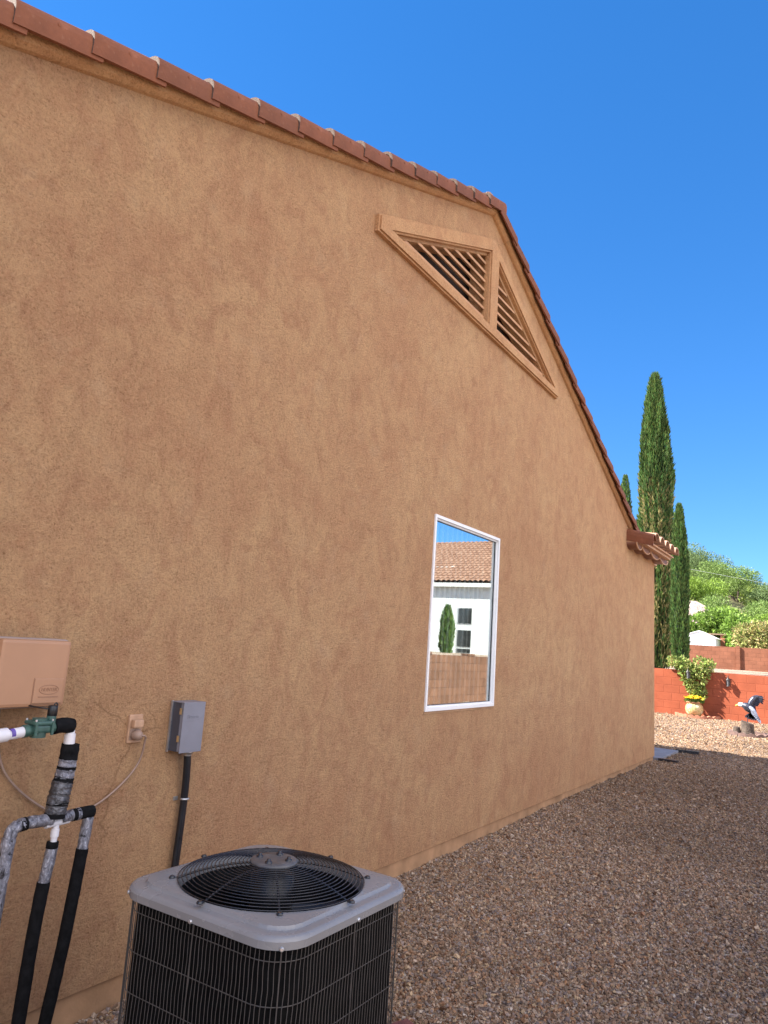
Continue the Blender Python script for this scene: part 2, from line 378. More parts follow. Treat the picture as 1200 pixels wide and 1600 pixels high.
M['eagle_dark'] = simple('painted_metal_feathers', (0.055,0.06,0.085), 0.38, 0.55, 35, metal=0.4, bump=0.6, bscale=50)
M['eagle_grey'] = simple('painted_blue_grey_feathers', (0.26,0.29,0.38), 0.4, 0.35, 30, metal=0.3, bump=0.5, bscale=50)
M['eagle_white'] = simple('white_paint', (0.78,0.77,0.74), 0.5, 0.06, 20)
M['eagle_yellow'] = simple('yellow_paint', (0.75,0.48,0.10), 0.5, 0.1, 20)
M['dark_bar'] = simple('dark_edging_bar', (0.03,0.03,0.035), 0.3, 0.2, 15)
M['cable'] = simple('pale_cable', (0.55,0.58,0.6), 0.5, 0.05)
def pot_mat():
    t = NT('glazed_pot'); v = t.coord((1,1,1))
    f = t.voro(v, 7.5, 'F1', 'Distance'); 
    c = t.ramp(f, [(0.0, (0.62,0.52,0.34)), (0.30, (0.66,0.56,0.36)), (0.42, (0.24,0.22,0.07)), (0.52, (0.60,0.45,0.22)), (0.8, (0.45,0.28,0.12))])
    return t.done(c, 0.3, None, 0, 0.5)
M['pot'] = pot_mat()
M['terracotta'] = simple('terracotta', (0.52,0.27,0.15), 0.7, 0.15, 12)
def neighbour_roof_mat():
    t = NT('neighbour_barrel_tile'); v = t.coord()
    n = t.noise(v, 3.0, 4, 0.6); c = t.ramp(n, [(0.3, (0.16,0.086,0.058)), (0.55, (0.215,0.122,0.082)), (0.75, (0.28,0.18,0.13))])
    return t.done(c, 0.8, None, 0, 0.2)
M['nroof'] = neighbour_roof_mat()

#@@GROUND
# ------------------------------------------------------------------ ground, terrace, hill
def sstep(a, b, x):
    t = np.clip((x-a)/(b-a), 0, 1); return t*t*(3-2*t)
def vnoise(x, y, s, seed=0):
    """cheap smooth value noise"""
    r = np.random.default_rng(seed).random((64, 64))
    xs = x*s; ys = y*s; xi = np.floor(xs).astype(int); yi = np.floor(ys).astype(int)
    fx = xs-xi; fy = ys-yi; fx = fx*fx*(3-2*fx); fy = fy*fy*(3-2*fy)
    g = lambda a, b: r[a % 64, b % 64]
    return (g(xi,yi)*(1-fx)+g(xi+1,yi)*fx)*(1-fy)+(g(xi,yi+1)*(1-fx)+g(xi+1,yi+1)*fx)*fy
def yard_z(x, y):
    x = np.asarray(x, float); y = np.asarray(y, float)
    z = -0.065+0.055*sstep(2, 9, x)+0.05*sstep(14, 21, x)
    z = z+0.028*(vnoise(x, y, 1.3, 3)-0.5)*sstep(0.0, 0.6, np.abs(y)+0.2)+0.02*(vnoise(x, y, 4.0, 5)-0.5)
    return z
def ground_z(x, y):
    x = np.asarray(x, float); y = np.asarray(y, float)
    lo = yard_z(x, y)
    hi = 1.16+0.10*sstep(24, 44, x)+0.03*(vnoise(x, y, 0.8, 9)-0.5)
    hi = hi+0.7*sstep(45, 60, x)
    return np.where(x > 21.25, hi, lo)
def axis_vals(breaks):
    out = []
    for a, b, st in breaks: out += list(np.arange(a, b, st))
    return np.array(out+[breaks[-1][1]])
gx = axis_vals([(-400,-60,34),(-60,-8,4),(-8,1,0.5),(1,14,0.07),(14,21.2,0.12),(21.2,21.3,0.05),(21.3,60,0.8),(60,140,8),(140,900,60)])
gy = axis_vals([(-500,-60,40),(-60,-8,4),(-8,-3.2,0.4),(-3.2,2.4,0.07),(2.4,12,0.8),(12,60,6),(60,500,40)])
GX, GY = np.meshgrid(gx, gy, indexing='ij'); GZ = ground_z(GX, GY)
nx, ny = GX.shape; idx = np.arange(nx*ny).reshape(nx, ny)
GF = np.stack([idx[:-1,:-1], idx[1:,:-1], idx[1:,1:], idx[:-1,1:]], -1).reshape(-1, 4)
g = npmesh('ground', np.stack([GX, GY, GZ], -1).reshape(-1, 3), GF, M['gravel'], smooth=True); g['kind'] = 'structure'
# loose stones: one scattered mass
def stones():
    P = []; S = []
    def fill(x0, x1, y0, y1, dens, s0, s1):
        n = int((x1-x0)*(y1-y0)*dens); P.append(np.stack([RNG.uniform(x0, x1, n), RNG.uniform(y0, y1, n)], 1)); S.append(RNG.uniform(s0, s1, n)*RNG.choice([0.8,1,1,1.2,1.5], n, p=[.25,.3,.25,.15,.05]))
    fill(0.9, 2.3, -0.75, 0.0, 6500, 0.0038, 0.009)
    fill(2.0, 4.6, -3.2, 0.0, 9000, 0.0034, 0.0085)
    fill(4.6, 7.5, -3.0, 0.0, 7500, 0.004, 0.009)
    fill(7.5, 11.4, -2.8, 0.0, 5000, 0.0048, 0.0105)
    fill(11.4, 14.6, -2.6, 1.2, 2600, 0.006, 0.0125)
    fill(14.6, 21.0, -2.2, 2.6, 1100, 0.008, 0.016)
    P = np.concatenate(P); S = np.concatenate(S)
    ok = ~((P[:,0] > 1.45) & (P[:,0] < 2.14) & (P[:,1] > -1.32) & (P[:,1] < -0.62))
    ok &= ~((P[:,0] > 11.38) & (P[:,0] < 12.8) & (P[:,1] > -0.08))
    ok &= ~((P[:,1] > 0.0) & (P[:,0] < 11.45))
    P = P[ok]; S = S[ok]; n = len(P)
    cube = np.array([(-1,-1,-1),(1,-1,-1),(1,1,-1),(-1,1,-1),(-1,-1,1),(1,-1,1),(1,1,1),(-1,1,1)], float)
    cf = np.array([(0,3,2,1),(4,5,6,7),(0,1,5,4),(1,2,6,5),(2,3,7,6),(3,0,4,7)])
    V = cube[None]*(0.75+RNG.uniform(-0.42, 0.42, (n, 8, 3)))
    V *= np.stack([RNG.uniform(0.8,1.35,n), RNG.uniform(0.7,1.1,n), RNG.uniform(0.45,0.85,n)], 1)[:,None,:]*S[:,None,None]
    q = RNG.normal(size=(n, 4)); q[:,3] *= 1.0; q[:,0] *= 1.6; q /= np.linalg.norm(q, axis=1, keepdims=True)
    a, b, c, d = q[:,0], q[:,1]*0.6, q[:,2]*0.6, q[:,3]
    nn = np.sqrt(a*a+b*b+c*c+d*d); a, b, c, d = a/nn, b/nn, c/nn, d/nn
    R = np.stack([np.stack([1-2*(c*c+d*d), 2*(b*c-a*d), 2*(b*d+a*c)], -1), np.stack([2*(b*c+a*d), 1-2*(b*b+d*d), 2*(c*d-a*b)], -1), np.stack([2*(b*d-a*c), 2*(c*d+a*b), 1-2*(b*b+c*c)], -1)], 1)
    V = np.einsum('nij,nkj->nki', R, V)
    z = ground_z(P[:,0], P[:,1])+S*RNG.uniform(-0.1, 0.75, n)
    V += np.stack([P[:,0], P[:,1], z], 1)[:,None,:]
    pal = np.array([(0.30,0.20,0.135),(0.42,0.30,0.21),(0.36,0.25,0.18),(0.47,0.37,0.29),(0.33,0.27,0.25),(0.40,0.24,0.14),(0.27,0.15,0.09),(0.58,0.51,0.44),(0.50,0.38,0.25),(0.23,0.19,0.18)])
    ci = RNG.choice(len(pal), n, p=[.14,.17,.16,.13,.11,.09,.07,.02,.07,.04])
    C = pal[ci]*RNG.uniform(0.32, 0.84, (n,1))*(0.80+0.42*vnoise(P[:,0], P[:,1], 0.9, 77))[:,None]*np.array([1.05,0.99,0.91])
    F = (np.arange(n)*8)[:,None,None]+cf[None]
    o = npmesh('gravel_stones', V.reshape(-1,3), F.reshape(-1,4), M['stone'], cols=np.repeat(C, 8, 0))
    tag(o, 'loose grey and tan crushed stones spread over the side yard', 'gravel', kind='stuff')
stones()
# hill far behind
def hill_z(x, y):
    x = np.asarray(x, float); y = np.asarray(y, float)
    h = 26*np.exp(-(((x-165)/75)**2))*(0.30+0.70/(1+np.exp(-(y-17)/7.5)))
    return 1.6+h*sstep(60, 110, x)+1.2*(vnoise(x, y, 0.09, 21)-0.5)*sstep(58, 80, x)
hx = np.linspace(56, 330, 90); hy = np.linspace(-160, 220, 110)
HX, HY = np.meshgrid(hx, hy, indexing='ij'); HZ = hill_z(HX, HY)
idx = np.arange(HX.size).reshape(HX.shape)
HF = np.stack([idx[:-1,:-1], idx[1:,:-1], idx[1:,1:], idx[:-1,1:]], -1).reshape(-1, 4)
o = npmesh('hill', np.stack([HX, HY, HZ], -1).reshape(-1, 3), HF, M['hill'], smooth=True); o['kind'] = 'structure'
# stony bank between the gardens and the hill (a steep rubble slope running down to the right)
b = MB(); rows = []
for i in range(15):
    y = 14.0-i*0.75; top = 6.9-max(0, (8.4-y))*1.35
    rows.append([(62+j*0.9+0.25*random.random(), y, max(0.8, 1.4+(top-1.4)*(j/7.0))+0.12*random.random()) for j in range(8)])
vs = [p for r in rows for p in r]
b.add(vs, [(i*8+j, i*8+j+1, (i+1)*8+j+1, (i+1)*8+j) for i in range(14) for j in range(7)], True)
b.build('rocky_slope', M['bank'], kind='structure')
#@@HOUSE
# ------------------------------------------------------------------ the tan house
XA, XL, XR, DEP = 5.15, -1.35, 11.40, 10.0        # apex, corners, depth
PIT = 5/12
HB = 0.05                                          # stucco bottom edge
house = empty('tan_house', (5.15, 0, 0), 'tan stucco gable house with red clay rake tiles and one white window', 'house')
def top_at(x, c=5.117): return c-PIT*abs(x-XA)
def holed_wall(outer, holes, y, thick):
    bm = bmesh.new(); edges = []
    for lp in [outer]+holes:
        vs = [bm.verts.new((x, y, z)) for x, z in lp]
        edges += [bm.edges.new((vs[i], vs[(i+1) % len(vs)])) for i in range(len(vs))]
    bmesh.ops.triangle_fill(bm, use_beauty=True, use_dissolve=False, edges=edges)
    r = bmesh.ops.extrude_face_region(bm, geom=bm.faces[:])
    for e in r['geom']:
        if isinstance(e, bmesh.types.BMVert): e.co.y += thick
    return bm
W0, W1, WZ0, WZ1 = 4.43, 5.572, 0.960, 2.338
VL = [(3.70,4.10),(5.105,4.10),(5.105,4.72)]; VR = [(5.255,4.10),(6.60,4.10),(5.255,4.685)]
XC = 10.30
outer = [(XL,HB),(XR,HB),(XR,2.95),(XC,2.965),(XA,5.117),(XL,top_at(XL))]
mb = MB(); mb.bm(holed_wall(outer, [[(W0,WZ0),(W1,WZ0),(W1,WZ1),(W0,WZ1)], VL, VR], 0.0, 0.16))
mb.box(XR-0.16, XR, 0.1605, DEP, HB, 2.94); mb.box(XL, XL+0.16, 0.1605, DEP, HB, 2.35)
mb.box(XL+0.161, XR-0.161, DEP-0.16, DEP, HB, 2.34)
wall = mb.build('wall', M['stucco'], house)
mb = MB(); mb.box(XL+0.012, XR-0.012, 0.014, DEP-0.012, -0.4, HB-0.002); 
mb.build('foundation', M['foundation'], house)
# back gable closing and dark rooms
mb = MB(); mb.box(XL+0.17, XR-0.17, 0.9, 1.0, 0.06, 2.3); mb.box(3.3, 7.0, 0.8, 0.86, 2.35, 4.2)
mb.build('interior_partition', M['dark_void'], house)
# rake trim (stucco band below the tiles)
def rake_sections(prof, xs_c):
    """profile points (y, dz below roof line const 5.29)"""
    return [[(x, y, 5.29-PIT*abs(x-XA)+dz) for y, dz in prof] for x in xs_c]
mb = MB(); prof = [(0.002,-0.173),(-0.020,-0.168),(-0.042,-0.152),(-0.045,-0.135),(-0.045,-0.03),(0.002,-0.03)]
mb.loft(rake_sections(prof, [XL-0.4, XA, XC+0.05]), True, True, True)
mb.build('rake_trim', M['stucco_trim'], house)
# roof: corrugated barrel slabs
roof_root = None
def roof_slab(x0, z0, x1, z1, y0, y1, pitch=0.21):
    mb = MB(); n = int((y1-y0)/pitch*8); loops = []
    for i in range(n+1):
        y = y0+(y1-y0)*i/n; h = 0.035*abs(math.sin(math.pi*(y-y0)/pitch))
        loops.append([(x0, y, z0+h), (x1, y, z1+h), (x1, y, z1-0.05), (x0, y, z0-0.05)])
    mb.loft(loops, True, True, True); return mb
rb = MB()
a = roof_slab(XA, 5.215, XL-0.45, 5.215-PIT*(XA-XL+0.45), 0.05, DEP+0.3); rb.add(a.v, a.f, True)
a = roof_slab(XA, 5.214, XC+0.15, 5.214-PIT*(XC+0.15-XA), 0.05, DEP+0.3); rb.add(a.v, a.f, True)
a = roof_slab(XC+0.16, 3.045, 12.0, 3.01, 0.05, DEP+0.3); rb.add(a.v, a.f, True)
roof = rb.build('roof', M['tile'], house)
# rake tiles, each one a sub-part
def rake_tile_mesh(sgn):
    """one tile in a frame whose x runs up-slope (sgn=+1: upslope is +x)"""
    L = 0.355
    out = [(-0.082,-0.119),(-0.083,-0.090),(-0.082,-0.052),(-0.077,-0.030),(-0.066,-0.011),(-0.049,0.003),(-0.026,0.010),(0.0,0.011),(0.03,0.006),(0.07,-0.006),(0.13,-0.024)]
    nrm = []
    for i in range(len(out)):
        a, b = out[max(i-1, 0)], out[min(i+1, len(out)-1)]; d = math.hypot(b[0]-a[0], b[1]-a[1]); nrm.append(((b[1]-a[1])/d, -(b[0]-a[0])/d))
    loops = []
    for k in range(6):
        u = k/5.0; x = -0.03+u*L; lift = 0.022*(1-u)-0.004; fl = 1+0.16*(1-u); th = 0.018-0.006*u
        lo = [(sgn*x, y*fl, z*1.0+lift+PIT*x) for y, z in out]
        li = [(sgn*x, (y+q[0]*th)*fl, z+q[1]*th+lift+PIT*x) for (y, z), q in zip(out, nrm)]
        loops.append(lo+li[::-1])
    mb = MB(); mb.loft(loops, True, True, True)
    hx = sgn*0.13; mb.lathe([(0.006,0),(0.006,0.0035)], (hx, -0.0875, -0.045+PIT*0.13+0.006), 8, (0,-1,0))
    return mb
tl = rake_tile_mesh(1).build('rake_tile', M['tile'], None); tr_ = rake_tile_mesh(-1).build('rake_tile', M['tile'], None)
off = inv_loc(roof)
for o_ in (tl, tr_):                                            # rough mortar-coloured cut at the lower end
    o_.data.materials.append(M['tile_cut'])
    for p_ in o_.data.polygons:
        if len(p_.vertices) > 12 and abs(p_.center.x) < 0.05: p_.material_index = 1
def put_tile(src, x, first):
    o = src if first else src.copy()
    if not first: COL.objects.link(o)
    o.parent = roof; o.location = Vector((x, -0.0, 5.262-PIT*abs(x-XA)))-off
    o.rotation_euler = (rad(random.uniform(-1.6, 1.6)), rad(random.uniform(-0.7, 0.7)), rad(random.uniform(-0.6, 0.6)))
EXP = 0.2985
xs = [1.372+EXP*k for k in range(-10, 13)]
for i, x in enumerate(xs): put_tile(tl, x, i == 0)
# mortar-coloured lower ends of the left-hand tiles
xr = [5.49+0.2925*k for k in range(0, 17)]
for i, x in enumerate(xr): put_tile(tr_, x, i == 0)
# ridge caps
mb = MB()
for k in range(24):
    y0 = 0.0+k*0.42; loops = []
    for u, r in ((0, 0.135), (1, 0.115)):
        y = y0+u*0.46
        lo = [(XA+math.cos(t)*r, y, 5.215+math.sin(t)*r*0.72+0.012*(1-u)) for t in np.linspace(0.0, math.pi, 11)]
        li = [(XA+math.cos(t)*(r-0.02), y, 5.20+math.sin(t)*(r-0.02)*0.72+0.012*(1-u)) for t in np.linspace(math.pi, 0.0, 11)]
        loops.append(lo+li)
    mb.loft(loops, True, True, True, True)
rc = mb.build('ridge_cap', M['tile_pale'], roof)
# eave return at the far corner
ret = MB()                                                    # corbel tiles under the soffit, axis along y
for xc, hw in ((9.90,0.15),(10.30,0.235),(10.85,0.275),(11.44,0.275)):
    loops = []
    for y in (0.0, -0.105, -0.13):
        r = 1.0 if y > -0.12 else 1.04
        loops.append([(xc+math.cos(t)*hw*r, y, 2.955-math.sin(t)*0.078*r) for t in np.linspace(0, math.pi, 13)])
    ret.loft(loops, True, False, True, True)
er = ret.build('corbel_tiles', M['eave_brown'], house)
mb = MB()
for xc, hw in ((9.90,0.15),(10.30,0.235),(10.85,0.275),(11.44,0.275)):
    mb.tube([(xc+math.cos(t)*hw*1.04, -0.133, 2.955-math.sin(t)*0.081) for t in np.linspace(0.0, math.pi, 15)], 0.010, 6)
mb.build('corbel_rim', M['fascia'], er)
mb = MB(); mb.box(9.76, 11.57, -0.205, 0.003, 2.952, 2.985); mb.box(9.77, 11.61, -0.240, 0.001, 2.987, 3.010); mb.box(11.42, 11.86, 0.06, DEP, 2.90, 2.951)
mb.build('fascia', M['fascia'], house)
rt = MB(); n = 0                                              # little barrel roof over the return, axis y, tiles sloping to the front
for k in range(5):
    xc = 10.08+0.335*k; loops = []
    for y, z, r in ((0.06,3.075,0.125),(-0.33,3.020,0.145)):
        lo = [(xc+math.cos(t)*r, y, z+math.sin(t)*r*0.72) for t in np.linspace(0, math.pi, 11)]
        li = [(xc+math.cos(t)*(r-0.018), y, z+math.sin(t)*(r-0.018)*0.72-0.002) for t in np.linspace(math.pi, 0, 11)]
        loops.append(lo+li)
    rt.loft(loops, True, True, True, True)
rt.build('eave_tiles', M['tile_pale'], house)
mb = MB(); loops = []                                         # brown rake tile closing the left end of the return
for y, z in ((0.0,3.09),(-0.345,3.005)):
    lo = [(9.75+dx, y, z+dz) for dx, dz in ((0.0,-0.105),(0.0,-0.02),(0.012,0.03),(0.045,0.058),(0.10,0.066),(0.17,0.05),(0.19,0.0),(0.19,-0.02),(0.16,0.02),(0.10,0.048),(0.05,0.04),(0.02,0.0),(0.016,-0.105))]
    loops.append(lo)
mb.loft(loops, True, True, True); mb.box(9.766, 11.60, -0.20, 0.05, 3.012, 3.03)
mb.build('return_end_tile', M['tile'], house)
# gable vent
vent = MB()
def frame_poly(outl, inns, y0, y1):
    bm = bmesh.new(); edges = []
    for lp in [outl]+inns:
        vs = [bm.verts.new((x, y0, z)) for x, z in lp]; edges += [bm.edges.new((vs[i], vs[(i+1) % len(vs)])) for i in range(len(vs))]
    bmesh.ops.triangle_fill(bm, use_beauty=True, edges=edges)
    r = bmesh.ops.extrude_face_region(bm, geom=bm.faces[:])
    for e in r['geom']:
        if isinstance(e, bmesh.types.BMVert): e.co.y = y1
    return bm
VO = [(3.425,4.005),(6.84,4.005),(6.84,4.11),(5.18,4.875),(5.12,4.875),(3.425,4.125)]
VI1 = [(3.63,4.095),(5.098,4.095),(5.098,4.738)]; VI2 = [(5.268,4.095),(6.67,4.095),(5.268,4.715)]
bmf = frame_poly(VO, [VI1, VI2], 0.02, -0.044)
oe = [e for e in bmf.edges if abs(e.verts[0].co.y+0.044) < 1e-4 and abs(e.verts[1].co.y+0.044) < 1e-4 and len(e.link_faces) == 2 and abs(e.calc_face_angle(0)) > 0.5]
bmesh.ops.bevel(bmf, geom=oe, offset=0.014, segments=2, affect='EDGES')
mbv = MB(); mbv.bm(bmf)
vent_o = mbv.build('gable_vent', M['stucco_vent'], house)
mb = MB()                                                     # inner step frame, recessed
mb.bm(frame_poly(VI1, [[(3.725,4.116),(5.096,4.116),(5.096,4.712)]], 0.02, 0.002)); mb.bm(frame_poly(VI2, [[(5.272,4.116),(6.595,4.116),(5.272,4.69)]], 0.02, 0.002))
mb.build('vent_frame', M['stucco_trim'], vent_o)
def slat(z, x0, x1):
    s = MB(); d = Vector((0, -0.090, -0.052)).normalized(); nn = Vector((0, d.z, -d.y)).normalized()
    c = Vector(((x0+x1)/2, 0.022, z+0.02)); s.obox(c, Vector(((x1-x0)/2,0,0)), d*0.019, nn*0.0075)
    return s
nslat = 0
for k in range(7):
    z = 4.135+0.082*k
    xl = 3.70+(z-4.10)/0.4345-0.02; x2 = 6.63-(z-4.10)/0.4345+0.02
    if xl < 5.02: slat(z, xl, 5.104).build('slat', M['slat'], vent_o)
    if x2 > 5.34: slat(z, 5.256, x2).build('slat', M['slat'], vent_o)
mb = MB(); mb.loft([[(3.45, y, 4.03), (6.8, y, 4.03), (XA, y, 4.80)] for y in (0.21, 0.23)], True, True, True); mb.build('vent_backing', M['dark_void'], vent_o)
# window
win = MB(); fo = 0.026
def rect_ring(mb, x0, x1, z0, z1, wdt, y0, y1):
    mb.box(x0, x1, y0, y1, z1-wdt, z1); mb.box(x0, x1, y0, y1, z0, z0+wdt)
    mb.box(x0, x0+wdt, y0+0.0005, y1, z0+wdt, z1-wdt); mb.box(x1-wdt, x1, y0+0.0005, y1, z0+wdt, z1-wdt)
rect_ring(win, W0, W1, WZ0, WZ1, 0.022, -0.012, 0.05)
rect_ring(win, W0+0.0225, W1-0.0225, WZ0+0.0225, WZ1-0.0225, 0.013, 0.004, 0.05)
wino = win.build('window', M['vinyl'], house)
mb = MB(); rect_ring(mb, W0+0.036, W1-0.036, WZ0+0.036, WZ1-0.036, 0.004, 0.013, 0.03); mb.build('gasket', M['gasket'], wino)
mb = MB(); mb.box(W0+0.038, W1-0.038, 0.018, 0.022, WZ0+0.038, WZ1-0.038); mb.build('pane', M['glass'], wino)
mb = MB(); k = 0; x = W0+0.05
while x < W1-0.05:
    mb.obox((x, 0.085, (WZ0+WZ1)/2), (0.036, 0.012, 0), (-0.0004, 0.0013, 0), (0,0,(WZ1-WZ0)/2)); x += 0.082
mb.build('vertical_blind', M['blind'], wino)
mb = MB(); mb.box(W0-0.01, W1+0.01, -0.004, 0.02, WZ0-0.018, WZ0-0.001); mb.build('sill', M['foundation'], wino)
#@@FITTINGS
# ------------------------------------------------------------------ text as mesh
def text_mb(body, size, depth=0.002, shear=0.0):
    cu = bpy.data.curves.new('lettering', 'FONT'); cu.body = body; cu.size = size; cu.extrude = depth; cu.shear = shear; cu.align_x = 'CENTER'; cu.align_y = 'CENTER'; cu.resolution_u = 3
    o = bpy.data.objects.new('lettering', cu); COL.objects.link(o)
    dg = bpy.context.evaluated_depsgraph_get(); me = bpy.data.meshes.new_from_object(o.evaluated_get(dg))
    vs = [v.co.copy() for v in me.vertices]; fs = [tuple(p.vertices) for p in me.polygons]
    bpy.data.objects.remove(o); bpy.data.curves.remove(cu); bpy.data.meshes.remove(me)
    return vs, fs
def put_text(body, size, c, depth=0.002, shear=0.0, sx=1.0):
    """lettering on a face that looks towards -y"""
    vs, fs = text_mb(body, size, depth, shear); m = MB()
    m.add([(c[0]+v.x*sx, c[1]-v.z, c[2]+v.y) for v in vs], fs); return m
# ------------------------------------------------------------------ irrigation controller box
ctl = empty('irrigation_controller', (1.47, 0, 1.22), 'tan plastic irrigation controller box mounted high on the stucco wall', 'controller box')
mb = MB(); mb.box(1.30, 1.615, -0.085, -0.004, 1.098, 1.336, 0.010); mb.build('back_box', M['box_top'], ctl)
mb = MB(); mb.box(1.337, 1.592, -0.137, -0.0845, 1.108, 1.332, 0.012); dr = mb.build('door', M['beige'], ctl)
mb = MB(); mb.box(1.470, 1.578, -0.1405, -0.136, 1.120, 1.203, 0.0022); pl = mb.build('logo_panel', M['beige'], dr)
mb = MB(); cx, cz = 1.525, 1.166
mb.tube([(cx+math.cos(t)*0.036, -0.141, cz+math.sin(t)*0.0155) for t in np.linspace(0, 2*math.pi, 40, endpoint=False)], 0.0009, 6, closed=True)
m2 = put_text('HUNTER', 0.0165, (cx, -0.1405, cz), 0.0014, 0.25, 0.92); mb.add(m2.v, m2.f)
mb.box(cx-0.036, cx+0.036, -0.1420, -0.1400, 1.1405, 1.1432)
mb.build('emblem', M['beige_dark'], dr)
mb = MB(); mb.box(1.467, 1.4695, -0.1385, -0.1368, 1.118, 1.205); mb.box(1.467, 1.580, -0.1385, -0.1368, 1.1165, 1.1188); mb.build('seam', M['beige_dark'], dr)
# ------------------------------------------------------------------ outlet with plugged-in cord
ol = empty('wall_outlet', (2.018, 0, 0.99), 'small tan outdoor outlet plate with flip cover on the stucco', 'outlet')
mb = MB(); mb.box(1.985, 2.052, -0.010, 0.004, 0.936, 1.047, 0.003); mb.build('cover_plate', M['outlet'], ol)
mb = MB(); mb.box(1.993, 2.040, -0.034, -0.0095, 0.997, 1.028, 0.005); mb.build('flip_cover', M['outlet'], ol)
mb = MB(); mb.box(1.992, 2.043, -0.013, -0.0095, 0.948, 0.990, 0.001); mb.build('socket', M['plug'], ol)
def smooth_path(pts, n=10):
    P = [Vector(p) for p in pts]; out = []
    for i in range(len(P)-1):
        p0 = P[max(i-1, 0)]; p1 = P[i]; p2 = P[i+1]; p3 = P[min(i+2, len(P)-1)]
        for k in range(n):
            t = k/n
            out.append(0.5*((2*p1)+(p2-p0)*t+(2*p0-5*p1+4*p2-p3)*t*t+(3*p1-p0-3*p2+p3)*t**3))
    return out+[P[-1]]
cord = empty('power_cord', (2.03, -0.03, 0.97), 'beige power cord plugged into the outlet and looping along the wall', 'cord')
mb = MB(); mb.lathe([(0.017,0.0),(0.020,0.006),(0.020,0.026),(0.014,0.034),(0.008,0.038)], (2.012,-0.0135,0.968), 18, (0.25,-1,0.0)); mb.build('plug', M['plug'], cord)
mb = MB(); mb.tube(smooth_path([(2.022,-0.048,0.968),(2.036,-0.052,0.966),(2.048,-0.042,0.945),(2.046,-0.022,0.86),(1.985,-0.014,0.785),(1.885,-0.012,0.722),(1.79,-0.012,0.700),(1.70,-0.012,0.715),(1.588,-0.012,0.783),(1.506,-0.012,0.857),(1.465,-0.012,0.925),(1.435,-0.02,1.03),(1.42,-0.04,1.10)]), 0.0042, 8)
mb.build('cable', M['plug'], cord)
# ------------------------------------------------------------------ disconnect box and conduit
dis = empty('disconnect_box', (2.26, 0, 0.99), 'grey steel electrical disconnect box on the wall above black conduit', 'electrical box')
mb = MB(); mb.box(2.203, 2.318, -0.060, 0.003, 0.892, 1.092); mb.build('body', M['elec_dark'], dis)
mb = MB(); mb.box(2.199, 2.321, -0.083, -0.0795, 0.888, 1.096, 0.0012); mb.box(2.199, 2.321, -0.0795, -0.004, 1.0925, 1.096); mb.box(2.3185, 2.321, -0.0795, -0.006, 0.888, 1.0923); mb.box(2.204, 2.318, -0.079, -0.0605, 0.893, 1.0915)
cv = mb.build('cover', M['elec'], dis)
mb = MB(); mb.box(2.196, 2.2025, -0.012, -0.003, 0.886, 1.098); mb.build('back_flange', M['steel'], dis)
for z in (1.058, 0.945):
    mb = MB(); mb.box(2.1985, 2.2028, -0.070, -0.058, z-0.013, z+0.013, 0.001); mb.box(2.1965, 2.1985, -0.068, -0.064, z-0.012, z+0.012); mb.build('latch', M['brass'], dis)
mb = put_text('Siemens', 0.022, (2.256, -0.0835, 1.036), 0.0007, 0.0, 0.9); mb.obox((2.302,-0.0835,1.031), (0.016,0,0.009), (0,0.0006,0), (-0.0008,0,0.0014)); mb.obox((2.247,-0.0835,1.0205), (0.034,0,0.0002), (0,0.0006,0), (0,0,0.0009))
mb.build('lettering', M['elec'], cv)
con = empty('electrical_conduit', (2.30, -0.03, 0.5), 'black ribbed electrical conduit running down the wall behind the condenser', 'conduit')
path = smooth_path([(2.292,-0.036,0.868),(2.300,-0.034,0.80),(2.308,-0.028,0.69),(2.306,-0.026,0.55),(2.300,-0.026,0.40),(2.290,-0.03,0.25),(2.26,-0.10,0.12),(2.18,-0.35,0.10),(2.08,-0.62,0.16)], 40)
mb = MB(); mb.tube(path, [0.0148+(0.0016 if i % 2 else 0) for i in range(len(path))], 12); mb.build('conduit_tube', M['conduit'], con)
mb = MB(); mb.lathe([(0.017,0),(0.017,0.010),(0.022,0.011),(0.022,0.020),(0.015,0.021)], (2.292,-0.036,0.866), 14); mb.build('connector', M['steel'], con)
mb = MB(); mb.tube([(2.308+math.cos(t)*0.0185, -0.028+math.sin(t)*0.0185, 0.686) for t in np.linspace(math.pi, 2*math.pi, 12)], 0.0045, 6); mb.box(2.270, 2.292, -0.006, 0.001, 0.679, 0.694); mb.box(2.324, 2.340, -0.006, 0.001, 0.679, 0.694)
mb.build('strap', M['steel'], con)
# ------------------------------------------------------------------ irrigation manifold
YM = -0.20
man = empty('irrigation_manifold', (1.58, YM, 0.0), 'irrigation pipes wrapped in black foam and silver tape with green valve', 'pipes')
def P(x, z, dy=0.0): return Vector((x, YM+dy, z))
mb = MB(); mb.tube([P(1.10,1.012),P(1.395,1.034)], 0.0155, 16); mb.tube([P(1.30,1.029),P(1.362,1.034)], 0.022, 16); mb.tube([P(1.385,1.0355),P(1.432,1.041)], 0.0172, 16); mb.build('white_pipe', M['pvc'], man)
mb = MB(); mb.tube([P(1.372,1.035),P(1.386,1.0362)], 0.0164, 16); mb.build('primer_ring', M['primer'], man)
vb = MB(); vb.tube([P(1.418,1.040),P(1.530,1.050)], [0.018,0.018], 16); vb.tube([P(1.415,1.040),P(1.432,1.0415)], 0.021, 8)
vb.tube([P(1.512,1.048),P(1.534,1.0505)], 0.020, 8)
VXC = 1.470
vb.box(VXC-0.030, VXC+0.030, YM-0.028, YM+0.028, 1.035, 1.060, 0.008); vb.box(VXC-0.035, VXC+0.035, YM-0.033, YM+0.033, 1.060, 1.073, 0.005)
vb.lathe([(0.024,0.0),(0.024,0.007)], (VXC, YM, 1.073), 18); vb.lathe([(0.025,-0.026),(0.025,0.010)], (VXC, YM, 1.045), 16)
